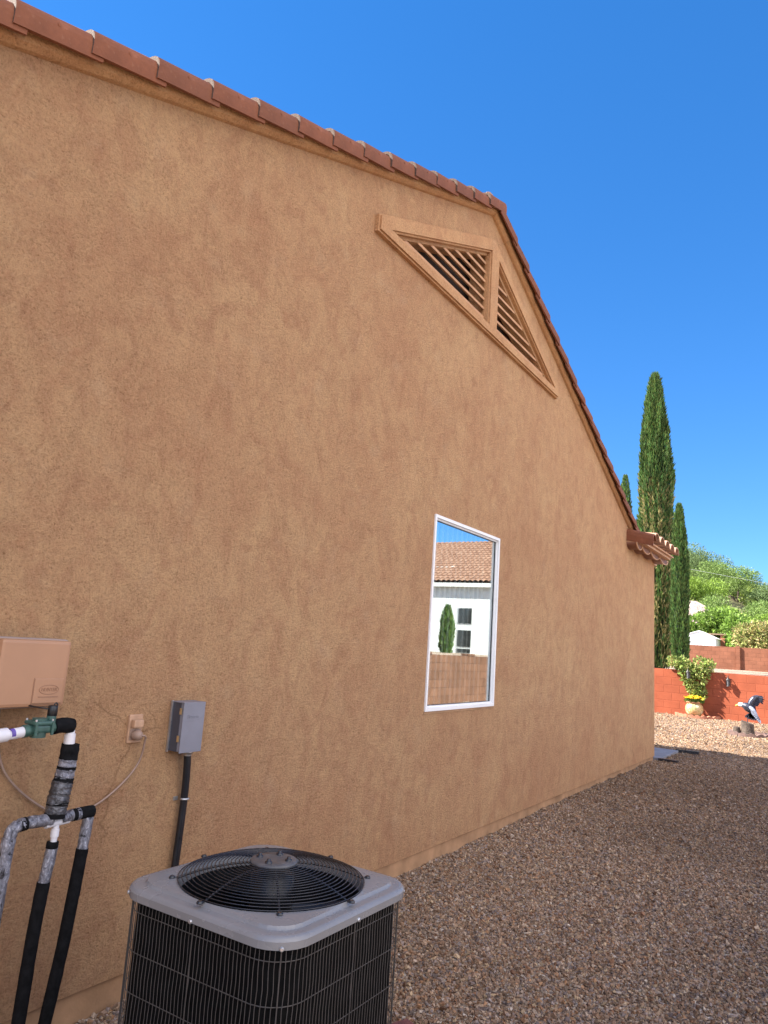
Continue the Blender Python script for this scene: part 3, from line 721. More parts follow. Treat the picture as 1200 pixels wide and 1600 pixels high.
for dx in (-0.029, 0.029): vb.box(VXC+dx-0.004, VXC+dx+0.004, YM-0.0355, YM-0.028, 1.028, 1.071, 0.0015)
vb.lathe([(0.016,0),(0.015,0.022)], (1.510, YM, 1.064), 14)
vo = vb.build('valve', M['valve'], man)
for dx in (-0.029, 0.029):
    for dy in (-0.027, 0.027):
        mb = MB(); mb.lathe([(0.0038,0),(0.0038,0.006)], (VXC+dx, YM+dy, 1.0728), 8); mb.build('bolt', M['steel'], vo)
mb = MB(); mb.lathe([(0.0145,0),(0.016,0.003),(0.016,0.031),(0.014,0.035),(0.008,0.036)], (1.511, YM, 1.085), 18); mb.tube([Vector((1.518,YM-0.004,1.120))+Vector((math.cos(t)*0.006,0,math.sin(t)*0.008)) for t in np.linspace(-0.6, 3.7, 12)], 0.0024, 6)
mb.build('solenoid', M['black'], vo)
mb = MB(); mb.tube(smooth_path([(1.496,YM+0.0,1.108),(1.475,YM+0.03,1.112),(1.455,YM+0.10,1.114),(1.445,-0.07,1.106)]), 0.0024, 6); mb.build('solenoid_wire', M['black'], vo)
def wrapped(pts, r, mat, name, n=16, jit=0.04, sub=8):
    path = smooth_path(pts, sub); rs = [r*(1+random.uniform(-jit, jit)) for _ in path]; rs[0] = r*0.98; rs[-1] = r*0.98
    m = MB().tube(path, rs, n); a = jit*r*0.9
    m.v = [(x+random.uniform(-a, a), y+random.uniform(-a, a), z+random.uniform(-a, a)) for x, y, z in m.v]
    return m.build(name, mat, man)
wrapped([P(1.522,1.049),P(1.558,1.053),P(1.592,1.048)], 0.0255, M['foam'], 'elbow_foam', jit=0.02)
mb = MB(); mb.tube([P(1.590,1.040),P(1.592,0.955)], 0.0145, 14); mb.tube([P(1.590,1.022),P(1.591,0.990)], 0.0185, 14); mb.build('elbow_pipe', M['pvc'], man)
wrapped([P(1.598,0.988),P(1.596,0.935)], 0.030, M['foam'], 'pipe_foam')
wrapped([P(1.596,0.938),P(1.594,0.912)], 0.030, M['foil'], 'tape_wrap', jit=0.06)
wrapped([P(1.594,0.914),P(1.593,0.903)], 0.031, M['foam'], 'pipe_foam')
wrapped([P(1.593,0.906),P(1.590,0.876)], 0.031, M['foil'], 'tape_wrap', jit=0.06)
wrapped([P(1.591,0.880),P(1.588,0.862)], 0.033, M['foam'], 'pipe_foam')
wrapped([P(1.588,0.866),P(1.582,0.830),P(1.578,0.795)], 0.0345, M['foil_dull'], 'tape_wrap', jit=0.06)
wrapped([P(1.579,0.802),P(1.578,0.792)], 0.0348, M['foam'], 'pipe_foam')
wrapped([P(1.578,0.796),P(1.575,0.762)], 0.034, M['foil_dull'], 'tape_wrap', jit=0.06)
wrapped([P(1.575,0.766),P(1.574,0.752)], 0.0345, M['foam'], 'pipe_foam', jit=0.01)
mb = MB(); mb.tube([P(1.586,0.745),P(1.583,0.640)], 0.0105, 12); mb.tube([P(1.545,0.733,0.0),P(1.63,0.737,0.0)], 0.012, 12); mb.tube([P(1.585,0.715),P(1.5845,0.690)], 0.0135, 12); mb.build('tee_pipe', M['pvc'], man)
wrapped([P(1.425,0.700),P(1.430,0.735),P(1.455,0.748),P(1.50,0.750),P(1.565,0.747)], 0.0195, M['foil'], 'tape_wrap', jit=0.05)
wrapped([P(1.452,0.7465),P(1.475,0.7495)], 0.0205, M['foam'], 'pipe_foam')
wrapped([P(1.600,0.747),P(1.645,0.750)], 0.019, M['foil'], 'tape_wrap', jit=0.05)
wrapped([P(1.640,0.749),P(1.680,0.751),P(1.722,0.751)], 0.0205, M['foam'], 'pipe_foam', jit=0.02)
mb = MB(); mb.tube([P(1.655,0.7495),P(1.668,0.7505)], 0.0212, 12); mb.build('tape_band', M['foil'], man)
wrapped([P(1.708,0.735),P(1.705,0.690),P(1.700,0.625)], 0.019, M['foil'], 'tape_wrap', jit=0.05)
wrapped([P(1.701,0.632),P(1.686,0.45),P(1.672,0.30),P(1.640,0.05),P(1.63,-0.1)], 0.021, M['foam'], 'foam_pipe', jit=0.025)
wrapped([P(1.583,0.668),P(1.576,0.600),P(1.568,0.545)], 0.019, M['foil'], 'tape_wrap', jit=0.05)
wrapped([P(1.582,0.675),P(1.581,0.655)], 0.0195, M['foam'], 'pipe_foam', jit=0.01)
wrapped([P(1.569,0.552),P(1.558,0.40),P(1.552,0.20),P(1.545,-0.1)], 0.0215, M['foam'], 'foam_pipe', jit=0.025)
wrapped([P(1.424,0.715),P(1.420,0.60),P(1.415,0.45),P(1.412,0.345)], 0.0205, M['foil'], 'tape_wrap', jit=0.05)
wrapped([P(1.413,0.353),P(1.412,0.335)], 0.021, M['foam'], 'pipe_foam', jit=0.02)
mb = MB(); mb.tube([P(1.412,0.345),P(1.405,-0.1)], 0.0165, 14); mb.tube([P(1.410,0.245),P(1.409,0.230)], 0.018, 14); mb.build('riser_pipe', M['tanpipe'], man)
# ------------------------------------------------------------------ condenser unit
AX, AY, AZ = 1.796, -0.981, 0.674
ac = empty('air_conditioner', (AX, AY, 0), 'square grey topped outdoor condenser with black fan grille beside the wall', 'air conditioner')
def rsq(h, r, z, n=96):
    out = []
    for k in range(n):
        t = 2*math.pi*(k+0.5)/n; c, s_ = math.cos(t), math.sin(t)
        # ray against rounded square
        lo, hi = 0.0, 2*h
        for _ in range(26):
            m = (lo+hi)/2; x, y = abs(c*m), abs(s_*m); qx, qy = max(x-(h-r), 0), max(y-(h-r), 0)
            inside = (x <= h and y <= h) and (qx == 0 or qy == 0 or math.hypot(qx, qy) <= r)
            lo, hi = (m, hi) if inside else (lo, m)
        out.append((AX+c*lo, AY+s_*lo, z))
    return out
def circ(r, z, n=96): return [(AX+r*math.cos(2*math.pi*(k+0.5)/n), AY+r*math.sin(2*math.pi*(k+0.5)/n), z) for k in range(n)]
HA = 0.318
lid = MB(); sk = AZ-0.030
lid.loft([rsq(HA-0.012,0.10,sk), rsq(HA,0.105,sk)], True); lid.loft([rsq(HA,0.105,sk), rsq(HA+0.001,0.105,AZ-0.011)], True, smooth=True)
lid.loft([rsq(HA+0.001,0.105,AZ-0.011), rsq(HA-0.002,0.104,AZ-0.005), rsq(HA-0.007,0.10,AZ-0.001), rsq(HA-0.013,0.096,AZ)], True, smooth=True)
lid.loft([rsq(HA-0.013,0.096,AZ), rsq(HA-0.034,0.085,AZ+0.001)], True); lid.loft([rsq(HA-0.034,0.085,AZ+0.001), rsq(HA-0.037,0.083,AZ+0.004), rsq(HA-0.040,0.082,AZ+0.009)], True)
lid.loft([rsq(HA-0.040,0.082,AZ+0.009), circ(0.277,AZ+0.012)], True); lid.loft([circ(0.277,AZ+0.012), circ(0.272,AZ+0.008), circ(0.270,AZ-0.03)], True, smooth=True)
lo = lid.build('top_panel', M['ac_lid'], ac)
for (dx, dy) in ((-1,-1),(0,-1),(1,-1),(-1,0),(-1,1)):
    if dx and dy: c = Vector((AX+dx*(HA-0.105+0.0745), AY+dy*(HA-0.105+0.0745), AZ-0.026)); ax = (dx, dy, 0)
    else: c = Vector((AX+dx*HA, AY+dy*HA, AZ-0.026)); ax = (dx, dy, 0)
    mb = MB(); mb.lathe([(0.006,0),(0.006,0.003),(0.004,0.005)], c, 8, ax); mb.build('screw', M['steel'], lo)
mb = MB(); mb.loft([circ(0.269,AZ-0.031), circ(0.262,AZ-0.12), circ(0.268,AZ-0.20)], True, smooth=True); mb.build('fan_shroud', M['black'], ac)
mb = MB(); mb.loft([rsq(HA-0.024,0.09,AZ-0.037), rsq(HA-0.024,0.09,0.05)], True, smooth=True); mb.loft([circ(0.29,AZ-0.30), circ(0.005,AZ-0.30)], True); mb.build('coil', M['coil'], ac)
mb = MB(); mb.loft([rsq(HA-0.006,0.10,0.05), rsq(HA-0.006,0.10,0.0), rsq(HA-0.006,0.1,-0.02)], True, True, False); mb.build('base_pan', M['ac_lid'], ac)
# wire guard round the coil
gd = MB(); hg = HA-0.012; per = rsq(hg, 0.10, 0, 720); acc = [0.0]
for i in range(1, 721): acc.append(acc[-1]+math.dist(per[i-1], per[i % 720]))
tot = acc[-1]; nw = 168; j = 0
def at_len(s_):
    s_ = s_ % tot; i = int(np.searchsorted(acc, s_)); i = max(1, min(720, i)); f = (s_-acc[i-1])/max(1e-9, acc[i]-acc[i-1])
    a, b_ = per[i-1], per[i % 720]; return (a[0]+(b_[0]-a[0])*f, a[1]+(b_[1]-a[1])*f)
for k in range(nw):
    zs = np.linspace(0.05, AZ-0.037, 14); ph = random.random()*6.28
    pts = []
    for z in zs:
        x, y = at_len(tot*k/nw+0.0016*math.sin(z*48+ph*0.35)); pts.append((x, y, z))
    gd.tube(pts, 0.00125, 4, cap=False)
for z in np.arange(0.105, AZ-0.06, 0.1015):
    gd.tube([(AX+(p[0]-AX)*0.997, AY+(p[1]-AY)*0.997, z) for p in rsq(hg, 0.10, z, 96)], 0.0013, 5, closed=True)
gd.build('coil_guard', M['wire'], ac)
mb = MB()
for k in range(4):
    a = at_len(tot*(0.125+0.25*k)); b2 = at_len(tot*(0.125+0.25*k+0.125))
    for q in (a, b2): mb.tube([(q[0]+(q[0]-AX)*0.006, q[1]+(q[1]-AY)*0.006, z) for z in (0.04, AZ-0.037)], 0.0017, 6)
mb.build('guard_post', M['wire'], ac)
mb = MB()
for k in range(9):
    mb.tube([(AX+HA-0.016+0.004*math.sin(k*2.1), AY-HA+0.10+0.011*k, z) for z in np.linspace(0.05, AZ-0.06, 5)], 0.004, 6)
mb.build('tube_ends', M['copper'], ac)
# fan grille
def dome(r): return AZ+0.014+0.048*(1-min(1, r/0.28)**2.4)
gr = MB()
for k in range(18):
    r = 0.080+k*0.01155
    gr.tube([(AX+r*math.cos(t), AY+r*math.sin(t), dome(r)) for t in np.linspace(0, 2*math.pi, 72, endpoint=False)], 0.0016, 5, closed=True)
gro = gr.build('fan_grille', M['black_wire'], ac)
for k in range(8):
    t = rad(45*k+0)
    sp = MB(); sp.tube([(AX+r*math.cos(t), AY+r*math.sin(t), dome(r)-0.004) for r in np.linspace(0.06, 0.277, 12)]+[(AX+0.292*math.cos(t), AY+0.292*math.sin(t), AZ+0.0135)], 0.0032, 6)
    sp.lathe([(0.009,0),(0.009,0.004),(0.006,0.007)], (AX+0.292*math.cos(t), AY+0.292*math.sin(t), AZ+0.011), 10)
    sp.build('spoke', M['black_wire'], gro)
mb = MB(); mb.lathe([(0.070,-0.006),(0.072,0.0),(0.068,0.005),(0.040,0.0065),(0.036,0.0055),(0.0,0.0055)], (AX, AY, dome(0.0)-0.002), 36); mp_ = mb.build('motor_plate', M['motor'], ac)
for k in range(4):
    t = rad(20+90*k); mb = MB(); c = (AX+0.046*math.cos(t), AY+0.046*math.sin(t), dome(0)+0.003)
    mb.lathe([(0.011,0),(0.011,0.005),(0.006,0.006),(0.006,0.012),(0.003,0.013)], c, 10); mb.build('bolt', M['black_wire'], mp_)
mb = MB(); mb.lathe([(0.05,-0.16),(0.065,-0.15),(0.065,-0.04),(0.02,-0.03)], (AX, AY, dome(0)), 20); mb.build('motor', M['black'], ac)
fb = MB()
for k in range(3):
    t0 = rad(120*k+10); loops = []
    for i in range(9):
        t = t0+rad(70)*i/8; row = []
        for r in (0.05, 0.12, 0.19, 0.25): row.append((AX+r*math.cos(t+0.5*(r-0.05)), AY+r*math.sin(t+0.5*(r-0.05)), AZ-0.15+0.085*i/8))
        loops.append(row)
    fb.loft(loops, False, smooth=True)
fb.build('fan_blade', M['black'], ac)
pad = MB(); pad.box(AX-0.40, AX+0.40, AY-0.40, AY+0.40, -0.16, -0.021, 0.01); o = pad.build('equipment_pad', M['slab']); tag(o, 'low grey concrete pad under the square condenser', 'pad')
mb = MB(); mb.obox((2.49, -1.03, -0.020), (0.10,-0.04,0), (0.022,0.055,0), (0,0,0.045)); o = mb.build('paver_brick', M['paver']); tag(o, 'dark red paver lying on the gravel beside the condenser', 'paver')
#@@YARD
# ------------------------------------------------------------------ concrete slab and bars at the corner
mb = MB(); mb.box(11.405, 12.72, -0.085, 2.2, -0.12, 0.030, 0.006); o = mb.build('concrete_step', M['slab']); tag(o, 'flat grey concrete slab at the far corner of the tan house', 'slab')
mb = MB(); mb.obox((12.80,-0.20,0.018), (0.03,-0.17,0), (0.03,0.005,0), (0,0,0.022)); o = mb.build('edging_bar', M['dark_bar']); tag(o, 'short dark bar on the gravel at the far end of the slab', 'bar', 'dark bars by the slab')
mb = MB(); mb.obox((11.36,-0.20,0.012), (-0.02,-0.13,0), (0.03,-0.005,0), (0,0,0.022)); o = mb.build('edging_bar', M['dark_bar']); tag(o, 'short dark bar on the gravel at the near house corner', 'bar', 'dark bars by the slab')
# ------------------------------------------------------------------ red wall
rw = empty('red_block_wall', (21.18, -1, 0), 'low red painted block wall across the end of the yard', 'garden wall')
mb = MB(); mb.box(21.08, 21.28, -6.15, 14.0, -0.2, 1.235, 0.008); mb.build('blocks', M['redblock'], rw)
# ------------------------------------------------------------------ brown wall behind
bw = empty('brown_block_wall', (44.5, 0, 1.2), 'brown block wall with pilasters behind the terrace', 'garden wall')
mb = MB(); mb.box(44.4, 44.6, -9.0, 40.0, 0.9, 2.50); mb.build('blocks', M['brownblock'], bw)
for y in (2.72, 1.10, 14.0):
    mb = MB(); mb.box(44.28, 44.398, y-0.10, y+0.10, 0.9, 2.56); mb.build('pilaster', M['brownblock'], bw)
# ------------------------------------------------------------------ leaf helpers
def leaves(P_, D_, L, W, cols, up=None):
    """diamond leaves: base point, direction, length, width -> verts, faces, colours"""
    n = len(P_); D_ = D_/np.linalg.norm(D_, axis=1, keepdims=True)
    R_ = RNG.normal(size=(n, 3)); S_ = np.cross(D_, R_); S_ /= np.linalg.norm(S_, axis=1, keepdims=True)
    N_ = np.cross(S_, D_)
    L = np.broadcast_to(np.asarray(L, float), (n,))[:, None]; W = np.broadcast_to(np.asarray(W, float), (n,))[:, None]
    V = np.stack([P_, P_+D_*L*0.5+S_*W+N_*W*0.35, P_+D_*L, P_+D_*L*0.5-S_*W+N_*W*0.35], 1)
    F = (np.arange(n)*4)[:, None]+np.arange(4)[None]
    return V.reshape(-1, 3), F, np.repeat(cols, 4, 0)
def cypress(name, x, y, zb, zt, rmax, label, dead=False, n=9000, group='Italian cypresses', skirt=0.35):
    root = empty(name, (x, y, zb), label, 'tree', group)
    H = zt-zb
    def prof(u): return rmax*np.minimum(1.0, np.minimum((u+skirt)/(skirt+0.18), 1.0))*np.clip((1-u)/0.36, 0, 1)**0.54*(0.97-0.06*u)
    lump = lambda th, u: 1+0.10*np.sin(3*th+9*u)+0.07*np.sin(7*th-21*u)+0.05*np.sin(2*th+38*u)
    u = RNG.random(n)**0.92; th = RNG.uniform(0, 2*np.pi, n)
    clump = np.floor(th/(2*np.pi)*26+u*3)
    r = prof(u)*lump(th, u)*(RNG.uniform(0.80, 1.0, n)+0.07*np.sin(clump*12.9898*3.1+np.floor(u*14)*4.7))
    Pp = np.stack([x+r*np.cos(th), y+r*np.sin(th), zb+u*H*0.985], 1)
    D = np.stack([np.cos(th)*0.34, np.sin(th)*0.34, np.ones(n)], 1)+RNG.normal(size=(n,3))*0.16
    base = np.array([0.072,0.145,0.036])*RNG.uniform(0.55, 1.5, (n,1)); base[:, 0] *= RNG.uniform(0.8, 1.5, n)
    tone = 0.5+0.5*np.sin(clump*7.7+np.floor(u*9)*2.1); base *= (0.75+0.5*tone)[:, None]
    if dead:
        ang = np.cos(th-math.atan2(-2.469-y, -x)); k = ((u < 0.64)*(ang > 0.12)*(RNG.random(n) < np.clip(1.7*np.sin(np.clip((0.66-u)/0.5, 0, 1)*math.pi*0.62)*(0.42+0.55*np.sin(clump*3.3)), 0, 0.70))) > 0
        base[k] = np.array([0.32,0.285,0.115])*RNG.uniform(0.55, 1.25, (k.sum(),1))
        D[k] += RNG.normal(size=(k.sum(),3))*0.25
    V, F, C = leaves(Pp, D, RNG.uniform(0.12,0.27,n)*(rmax/0.6)**0.5, 0.024*(rmax/0.6)**0.5, base)
    npmesh('crown', V, F, M['leaf'], root, C)
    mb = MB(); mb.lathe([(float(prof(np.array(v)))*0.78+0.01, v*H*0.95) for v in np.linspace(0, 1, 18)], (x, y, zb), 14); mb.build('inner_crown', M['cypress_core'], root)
    mb = MB(); mb.tube([(x, y, zb-0.2), (x, y, zb+H*0.5)], [0.16, 0.06], 10); mb.build('trunk', M['bark'], root)
    return root
cypress('cypress_tree', 28.3, 3.62, 1.15, 12.74, 0.63, 'tallest cypress, green with a dry straw coloured lower front', True, 30000)
cypress('cypress_tree', 26.8, 2.47, 1.15, 7.05, 0.285, 'slim dark green cypress at the right of the tall one', False, 13000)
cypress('cypress_tree', 33.0, 5.95, 1.15, 9.85, 0.40, 'cypress showing only its tip above the tan roof edge', False, 6000)
# ------------------------------------------------------------------ broadleaf crowns
def blob_points(blobs, n):
    """points near the surface of overlapping ellipsoid clumps"""
    w_ = np.array([b[3]*b[4] for b in blobs]); w_ = w_/w_.sum(); ci = RNG.choice(len(blobs), n, p=w_)
    B = np.array(blobs)[ci]; d = RNG.normal(size=(n,3)); d /= np.linalg.norm(d, axis=1, keepdims=True)
    rr = RNG.uniform(0.55, 1.05, n)[:, None]
    return B[:, :3]+d*rr*np.stack([B[:,3], B[:,3], B[:,4]], 1), d, ci
def crown(name, root, blobs, n, L, W, col, colvar=0.35, mat='leaf', droop=0.0, alt=None, altp=0.0, xmax=1e9):
    Pp, d, ci = blob_points(blobs, n); D = d+RNG.normal(size=(n,3))*0.7; D[:, 2] -= droop; Pp[:, 0] = np.minimum(Pp[:, 0], xmax)
    C = np.array(col)*RNG.uniform(1-colvar, 1+colvar, (n,1))*(0.85+0.3*RNG.random(len(blobs)))[ci][:, None]
    if alt is not None:
        k = RNG.random(n) < altp; C[k] = np.array(alt)*RNG.uniform(0.7, 1.25, (k.sum(),1))
    V, F, CC = leaves(Pp, D, RNG.uniform(0.7,1.3,n)*L, RNG.uniform(0.7,1.3,n)*W, C)
    return npmesh(name, V, F, M[mat], root, CC)
# hillside trees (each one a thing)
def hill_tree(x, y, w_, h, col, label, dens=1.0):
    z = float(hill_z(x, y))-0.3; root = empty('mesquite_tree', (x, y, z), label, 'tree', 'trees on the hillside')
    bl = []
    for k in range(9):
        a = random.uniform(0, 6.28); q = random.uniform(0.1, 0.75)*w_
        bl.append((x+math.cos(a)*q, y+math.sin(a)*q, z+h*random.uniform(0.42, 0.82), w_*random.uniform(0.30, 0.46), h*random.uniform(0.16, 0.27)))
    crown('crown', root, bl, int(6000*dens), 0.25, 0.062, col, 0.35)
    mb = MB()
    for k in range(4):
        b_ = bl[k]; mb.tube([(x+random.uniform(-.1,.1), y+random.uniform(-.1,.1), z-0.3), ((x+b_[0])/2, (y+b_[1])/2+0.2, z+h*0.3), (b_[0], b_[1], b_[2])], [0.16, 0.09, 0.03], 6)
    mb.build('trunk', M['bark'], root)
BRIGHT = (0.22,0.33,0.050); OLIVE = (0.18,0.265,0.07); GREYG = (0.145,0.21,0.08)
HT = [(72,8.6,3.6,5.2,BRIGHT,'broad bright yellow green tree on the lower slope by the cypress'),(74,5.7,3.2,4.6,BRIGHT,'bright green tree low on the slope above the shed'),(71,3.1,3.0,3.6,(0.19,0.29,0.05),'low bright green tree at the right foot of the slope'),
  (78,1.2,3.4,3.8,(0.19,0.29,0.055),'spreading bright green tree low at the right frame edge'),(92,10.5,4.2,5.0,OLIVE,'olive green tree halfway up the slope next to the cypress'),(95,6.6,4.2,4.8,OLIVE,'olive green tree in the middle of the slope'),
  (98,2.5,4.4,4.6,GREYG,'grey green tree on the right middle of the slope'),(112,15.2,4.6,5.6,OLIVE,'tree on the hilltop left of the bare twigs'),(120,16.0,5.0,6.4,GREYG,'thin crowned tree at the highest point of the skyline'),
  (118,11.2,4.6,5.4,OLIVE,'round olive tree on the skyline right of the summit'),(116,7.0,4.6,5.0,GREYG,'dark grey green tree on the falling right skyline'),(110,3.0,4.4,4.8,OLIVE,'lowest skyline tree at the right frame edge'),
  (104,14.0,4.0,4.6,BRIGHT,'small yellow green tree below the summit'),(88,-1.5,4.0,4.6,OLIVE,'olive tree just past the right end of the slope'),(126,20.5,4.6,5.0,GREYG,'hilltop tree half hidden by the slim cypress')]
for a in HT: hill_tree(*a)
# scrub cover on the hill: nobody could count it
n = 90000; px = RNG.uniform(66, 175, n); py = RNG.uniform(-12, 40, n)
sizes = RNG.uniform(0.25, 0.6, n); cz = (vnoise(px, py, 0.22, 33) > 0.28)
px, py, sizes = px[cz], py[cz], sizes[cz]; n = len(px)
Pp = np.stack([px, py, hill_z(px, py)+RNG.uniform(0.0, 1.5, n)], 1); D = RNG.normal(size=(n,3)); D[:,2] = np.abs(D[:,2])+0.4
C = np.array([0.23,0.30,0.07])*RNG.uniform(0.55, 1.35, (n,1))
V, F, CC = leaves(Pp, D, sizes*1.0, sizes*0.30, C); o = npmesh('scrub', V, F, M['leaf'], None, CC); tag(o, 'dense green desert scrub covering the far hillside', 'scrub', kind='stuff')
# two big shrubs behind the brown wall
r_ = empty('green_bush', (50.5, 4.0, 1.6), 'large glossy bright green bush behind the brown wall and shed', 'bush')
bl = [(56,6.6,4.3,0.9,0.7),(55.5,5.6,4.5,0.95,0.8),(55.5,4.6,4.5,1.0,0.85),(54.5,3.9,3.9,0.95,0.9),(53.5,3.6,3.1,0.8,0.8),(56,7.4,3.8,0.7,0.6),(55,4.4,3.4,0.9,1.0),(55.5,5.2,3.6,1.0,0.8)]
crown('crown', r_, bl, 5200, 0.30, 0.085, (0.175,0.28,0.05), 0.5); mb = MB(); mb.tube([(55,4.6,0.8),(55,4.5,3.6)], [0.14,0.05], 8); mb.tube([(55.4,5.6,0.8),(55.6,5.9,4.0)], [0.12,0.05], 8); mb.build('trunk', M['bark'], r_)
r_ = empty('yellow_bush', (50, 2.0, 1.6), 'wide yellow green flowering bush at the right behind the brown wall', 'bush')
bl = [(50,2.9,3.3,0.8,0.8),(50,2.1,3.5,0.9,0.8),(50,1.2,3.3,0.9,0.8),(50,0.3,3.2,0.9,0.8),(49.7,2.5,2.7,0.9,0.7),(49.7,1.5,2.7,0.9,0.7),(49.7,0.5,2.6,0.9,0.7),(50,-0.6,3.0,0.9,0.9)]
crown('crown', r_, bl, 5600, 0.21, 0.065, (0.22,0.24,0.075), 0.5, alt=(0.50,0.40,0.18), altp=0.33); mb = MB()
for y in (2.3, 1.2, 0.2): mb.tube([(50,y,0.8),(50,y+0.1,3.0)], [0.10,0.04], 8)
mb.build('trunk', M['bark'], r_)
# shed
sh = empty('garden_shed', (52.5, 5.8, 1.8), 'white metal garden shed with low gable roof behind brown wall', 'shed')
mb = MB(); y0, y1, x0, x1, ze, zr = 4.93, 7.3, 52.0, 54.0, 3.19, 3.66
n = 40
lo = [];
def corr(a, b_, n, f): return [f(a+(b_-a)*i/n, 0.012*(1 if (i//2) % 2 else 0)) for i in range(n+1)]
front = corr(y1, y0, 44, lambda t, d: (x0-d, t)); side = corr(x0, x1, 36, lambda t, d: (t, y0-d))
path = front+side+[(x1, y1)]
mb.loft([[(a, b_, 1.4) for a, b_ in path], [(a, b_, ze) for a, b_ in path]], True); mb.build('wall_panel', M['shed'], sh)
mb = MB(); ym = (y0+y1)/2-0.18; ov = 0.09
sec = lambda x: [(x, y0-ov, ze-0.01), (x, ym, zr), (x, y1+ov, ze-0.01), (x, y1+ov, ze-0.05), (x, ym, zr-0.05), (x, y0-ov, ze-0.05)]
mb.loft([sec(x0-0.06), sec(x1+0.06)], True, True, True); mb.add([(x0-0.01, y0, ze-0.04), (x0-0.01, ym, zr-0.05), (x0-0.01, y1, ze-0.04)], [(0,1,2)])
mb.build('roof', M['shed_roof'], sh)
# small brown canopy on a brick post beside the shed
cn = empty('post_canopy', (56, 4.9, 1.8), 'low brown flat roof on a brick post beside the white shed', 'canopy')
mb = MB(); mb.box(53.9, 54.9, 4.55, 6.4, 3.50, 3.58); mb.build('roof', M['brown_wood'], cn)
for yy in (4.78, 6.2):
    mb = MB(); mb.box(54.0, 54.3, yy-0.14, yy+0.14, 1.2, 3.498); mb.build('post', M['brick_post'], cn)
# overhead line
mb = MB(); a = Vector((60,8.15,8.81)); c = Vector((60,2.32,7.63))
d = (c-a); mb.tube([a+d*t for t in np.linspace(-1, 4, 8)], 0.006, 5); o = mb.build('overhead_cable', M['cable']); tag(o, 'thin pale cable crossing the sky in front of the hilltop', 'cable')
mb = None
# ------------------------------------------------------------------ pot with flowers, vine, lanterns
pot = empty('flower_pot', (20.80, 1.17, 0.05), 'round glazed pot of yellow flowers in front of the red wall', 'flower pot')
PX, PY, PZ = 20.72, 1.02, 0.06
mb = MB(); mb.lathe([(0.10,0.0),(0.15,0.03),(0.205,0.12),(0.222,0.20),(0.205,0.285),(0.165,0.335),(0.15,0.35)], (PX,PY,PZ), 28); mb.build('pot_body', M['pot'], pot)
mb = MB(); mb.lathe([(0.150,0.345),(0.185,0.355),(0.192,0.385),(0.175,0.395),(0.145,0.392),(0.14,0.34)], (PX,PY,PZ), 28); mb.build('rim', M['terracotta'], pot)
n = 260; a = RNG.uniform(0, 6.28, n); q = 0.21*np.sqrt(RNG.random(n)); Pp = np.stack([PX+q*np.cos(a), PY+q*np.sin(a), PZ+0.40+0.05*RNG.random(n)+0.06*(1-(q/0.21)**2)], 1)
D = RNG.normal(size=(n,3))*0.6+np.stack([np.cos(a)*q*4, np.sin(a)*q*4, np.full(n, 0.5)], 1)
V, F, C = leaves(Pp-np.array([0,0,0.03]), D, 0.07, 0.022, np.array([0.09,0.16,0.03])*RNG.uniform(0.6,1.3,(n,1))); npmesh('foliage', V, F, M['leaf'], pot, C)
n = 46; a = RNG.uniform(0, 6.28, n); q = 0.245*np.sqrt(RNG.random(n)); VV = []; FF = []; CC = []; base = 0
for i in range(n):
    c = np.array([PX+q[i]*math.cos(a[i]), PY+q[i]*math.sin(a[i]), PZ+0.455+0.07*(1-(q[i]/0.245)**2)+0.02*random.random()]); k = 6
    dd = np.array([[math.cos(t), math.sin(t), random.uniform(0.0, 0.5)] for t in np.linspace(0, 6.28, k, endpoint=False)])+RNG.normal(size=(k,3))*0.15
    col = np.array([0.85,0.56,0.02]) if random.random() < 0.7 else np.array([0.85,0.72,0.10])
    V, F, C = leaves(np.repeat(c[None], k, 0), dd, 0.048, 0.017, np.repeat(col[None], k, 0)); VV.append(V); FF.append(F+base); CC.append(C); base += len(V)
npmesh('blossoms', np.concatenate(VV), np.concatenate(FF), M['petal'], pot, np.concatenate(CC))
# scalloped ring edging
def edging(name, cx, cy, z, r, a0, a1, n, mat, label, sy=1.0):
    root = empty(name, (cx, cy, z), label, 'edging')
    for k in range(n):
        t0 = a0+(a1-a0)*k/n; t1 = a0+(a1-a0)*(k+1)/n-0.03; loops = []
        for i in range(9):
            t = t0+(t1-t0)*i/8; h = 0.075+0.035*abs(math.sin(math.pi*(i/8*2))); R0, R1 = r-0.035, r+0.035
            loops.append([(cx+R0*math.cos(t), cy+sy*R0*math.sin(t), z-0.05), (cx+R1*math.cos(t), cy+sy*R1*math.sin(t), z-0.05), (cx+R1*math.cos(t), cy+sy*R1*math.sin(t), z+h), (cx+R0*math.cos(t), cy+sy*R0*math.sin(t), z+h)])
        MB().loft(loops, True, True, True).build('edging_block', mat, root)
edging('scalloped_edging', 20.98, 0.98, 0.02, 0.50, rad(95), rad(265), 5, M['edging_red'], 'red scalloped concrete edging around the flower pot', 1.05)
edging('scalloped_edging', 17.35, -0.62, -0.02, 0.36, 0, rad(360), 7, M['edging'], 'brown scalloped concrete ring around the tree stumps', 1.05)
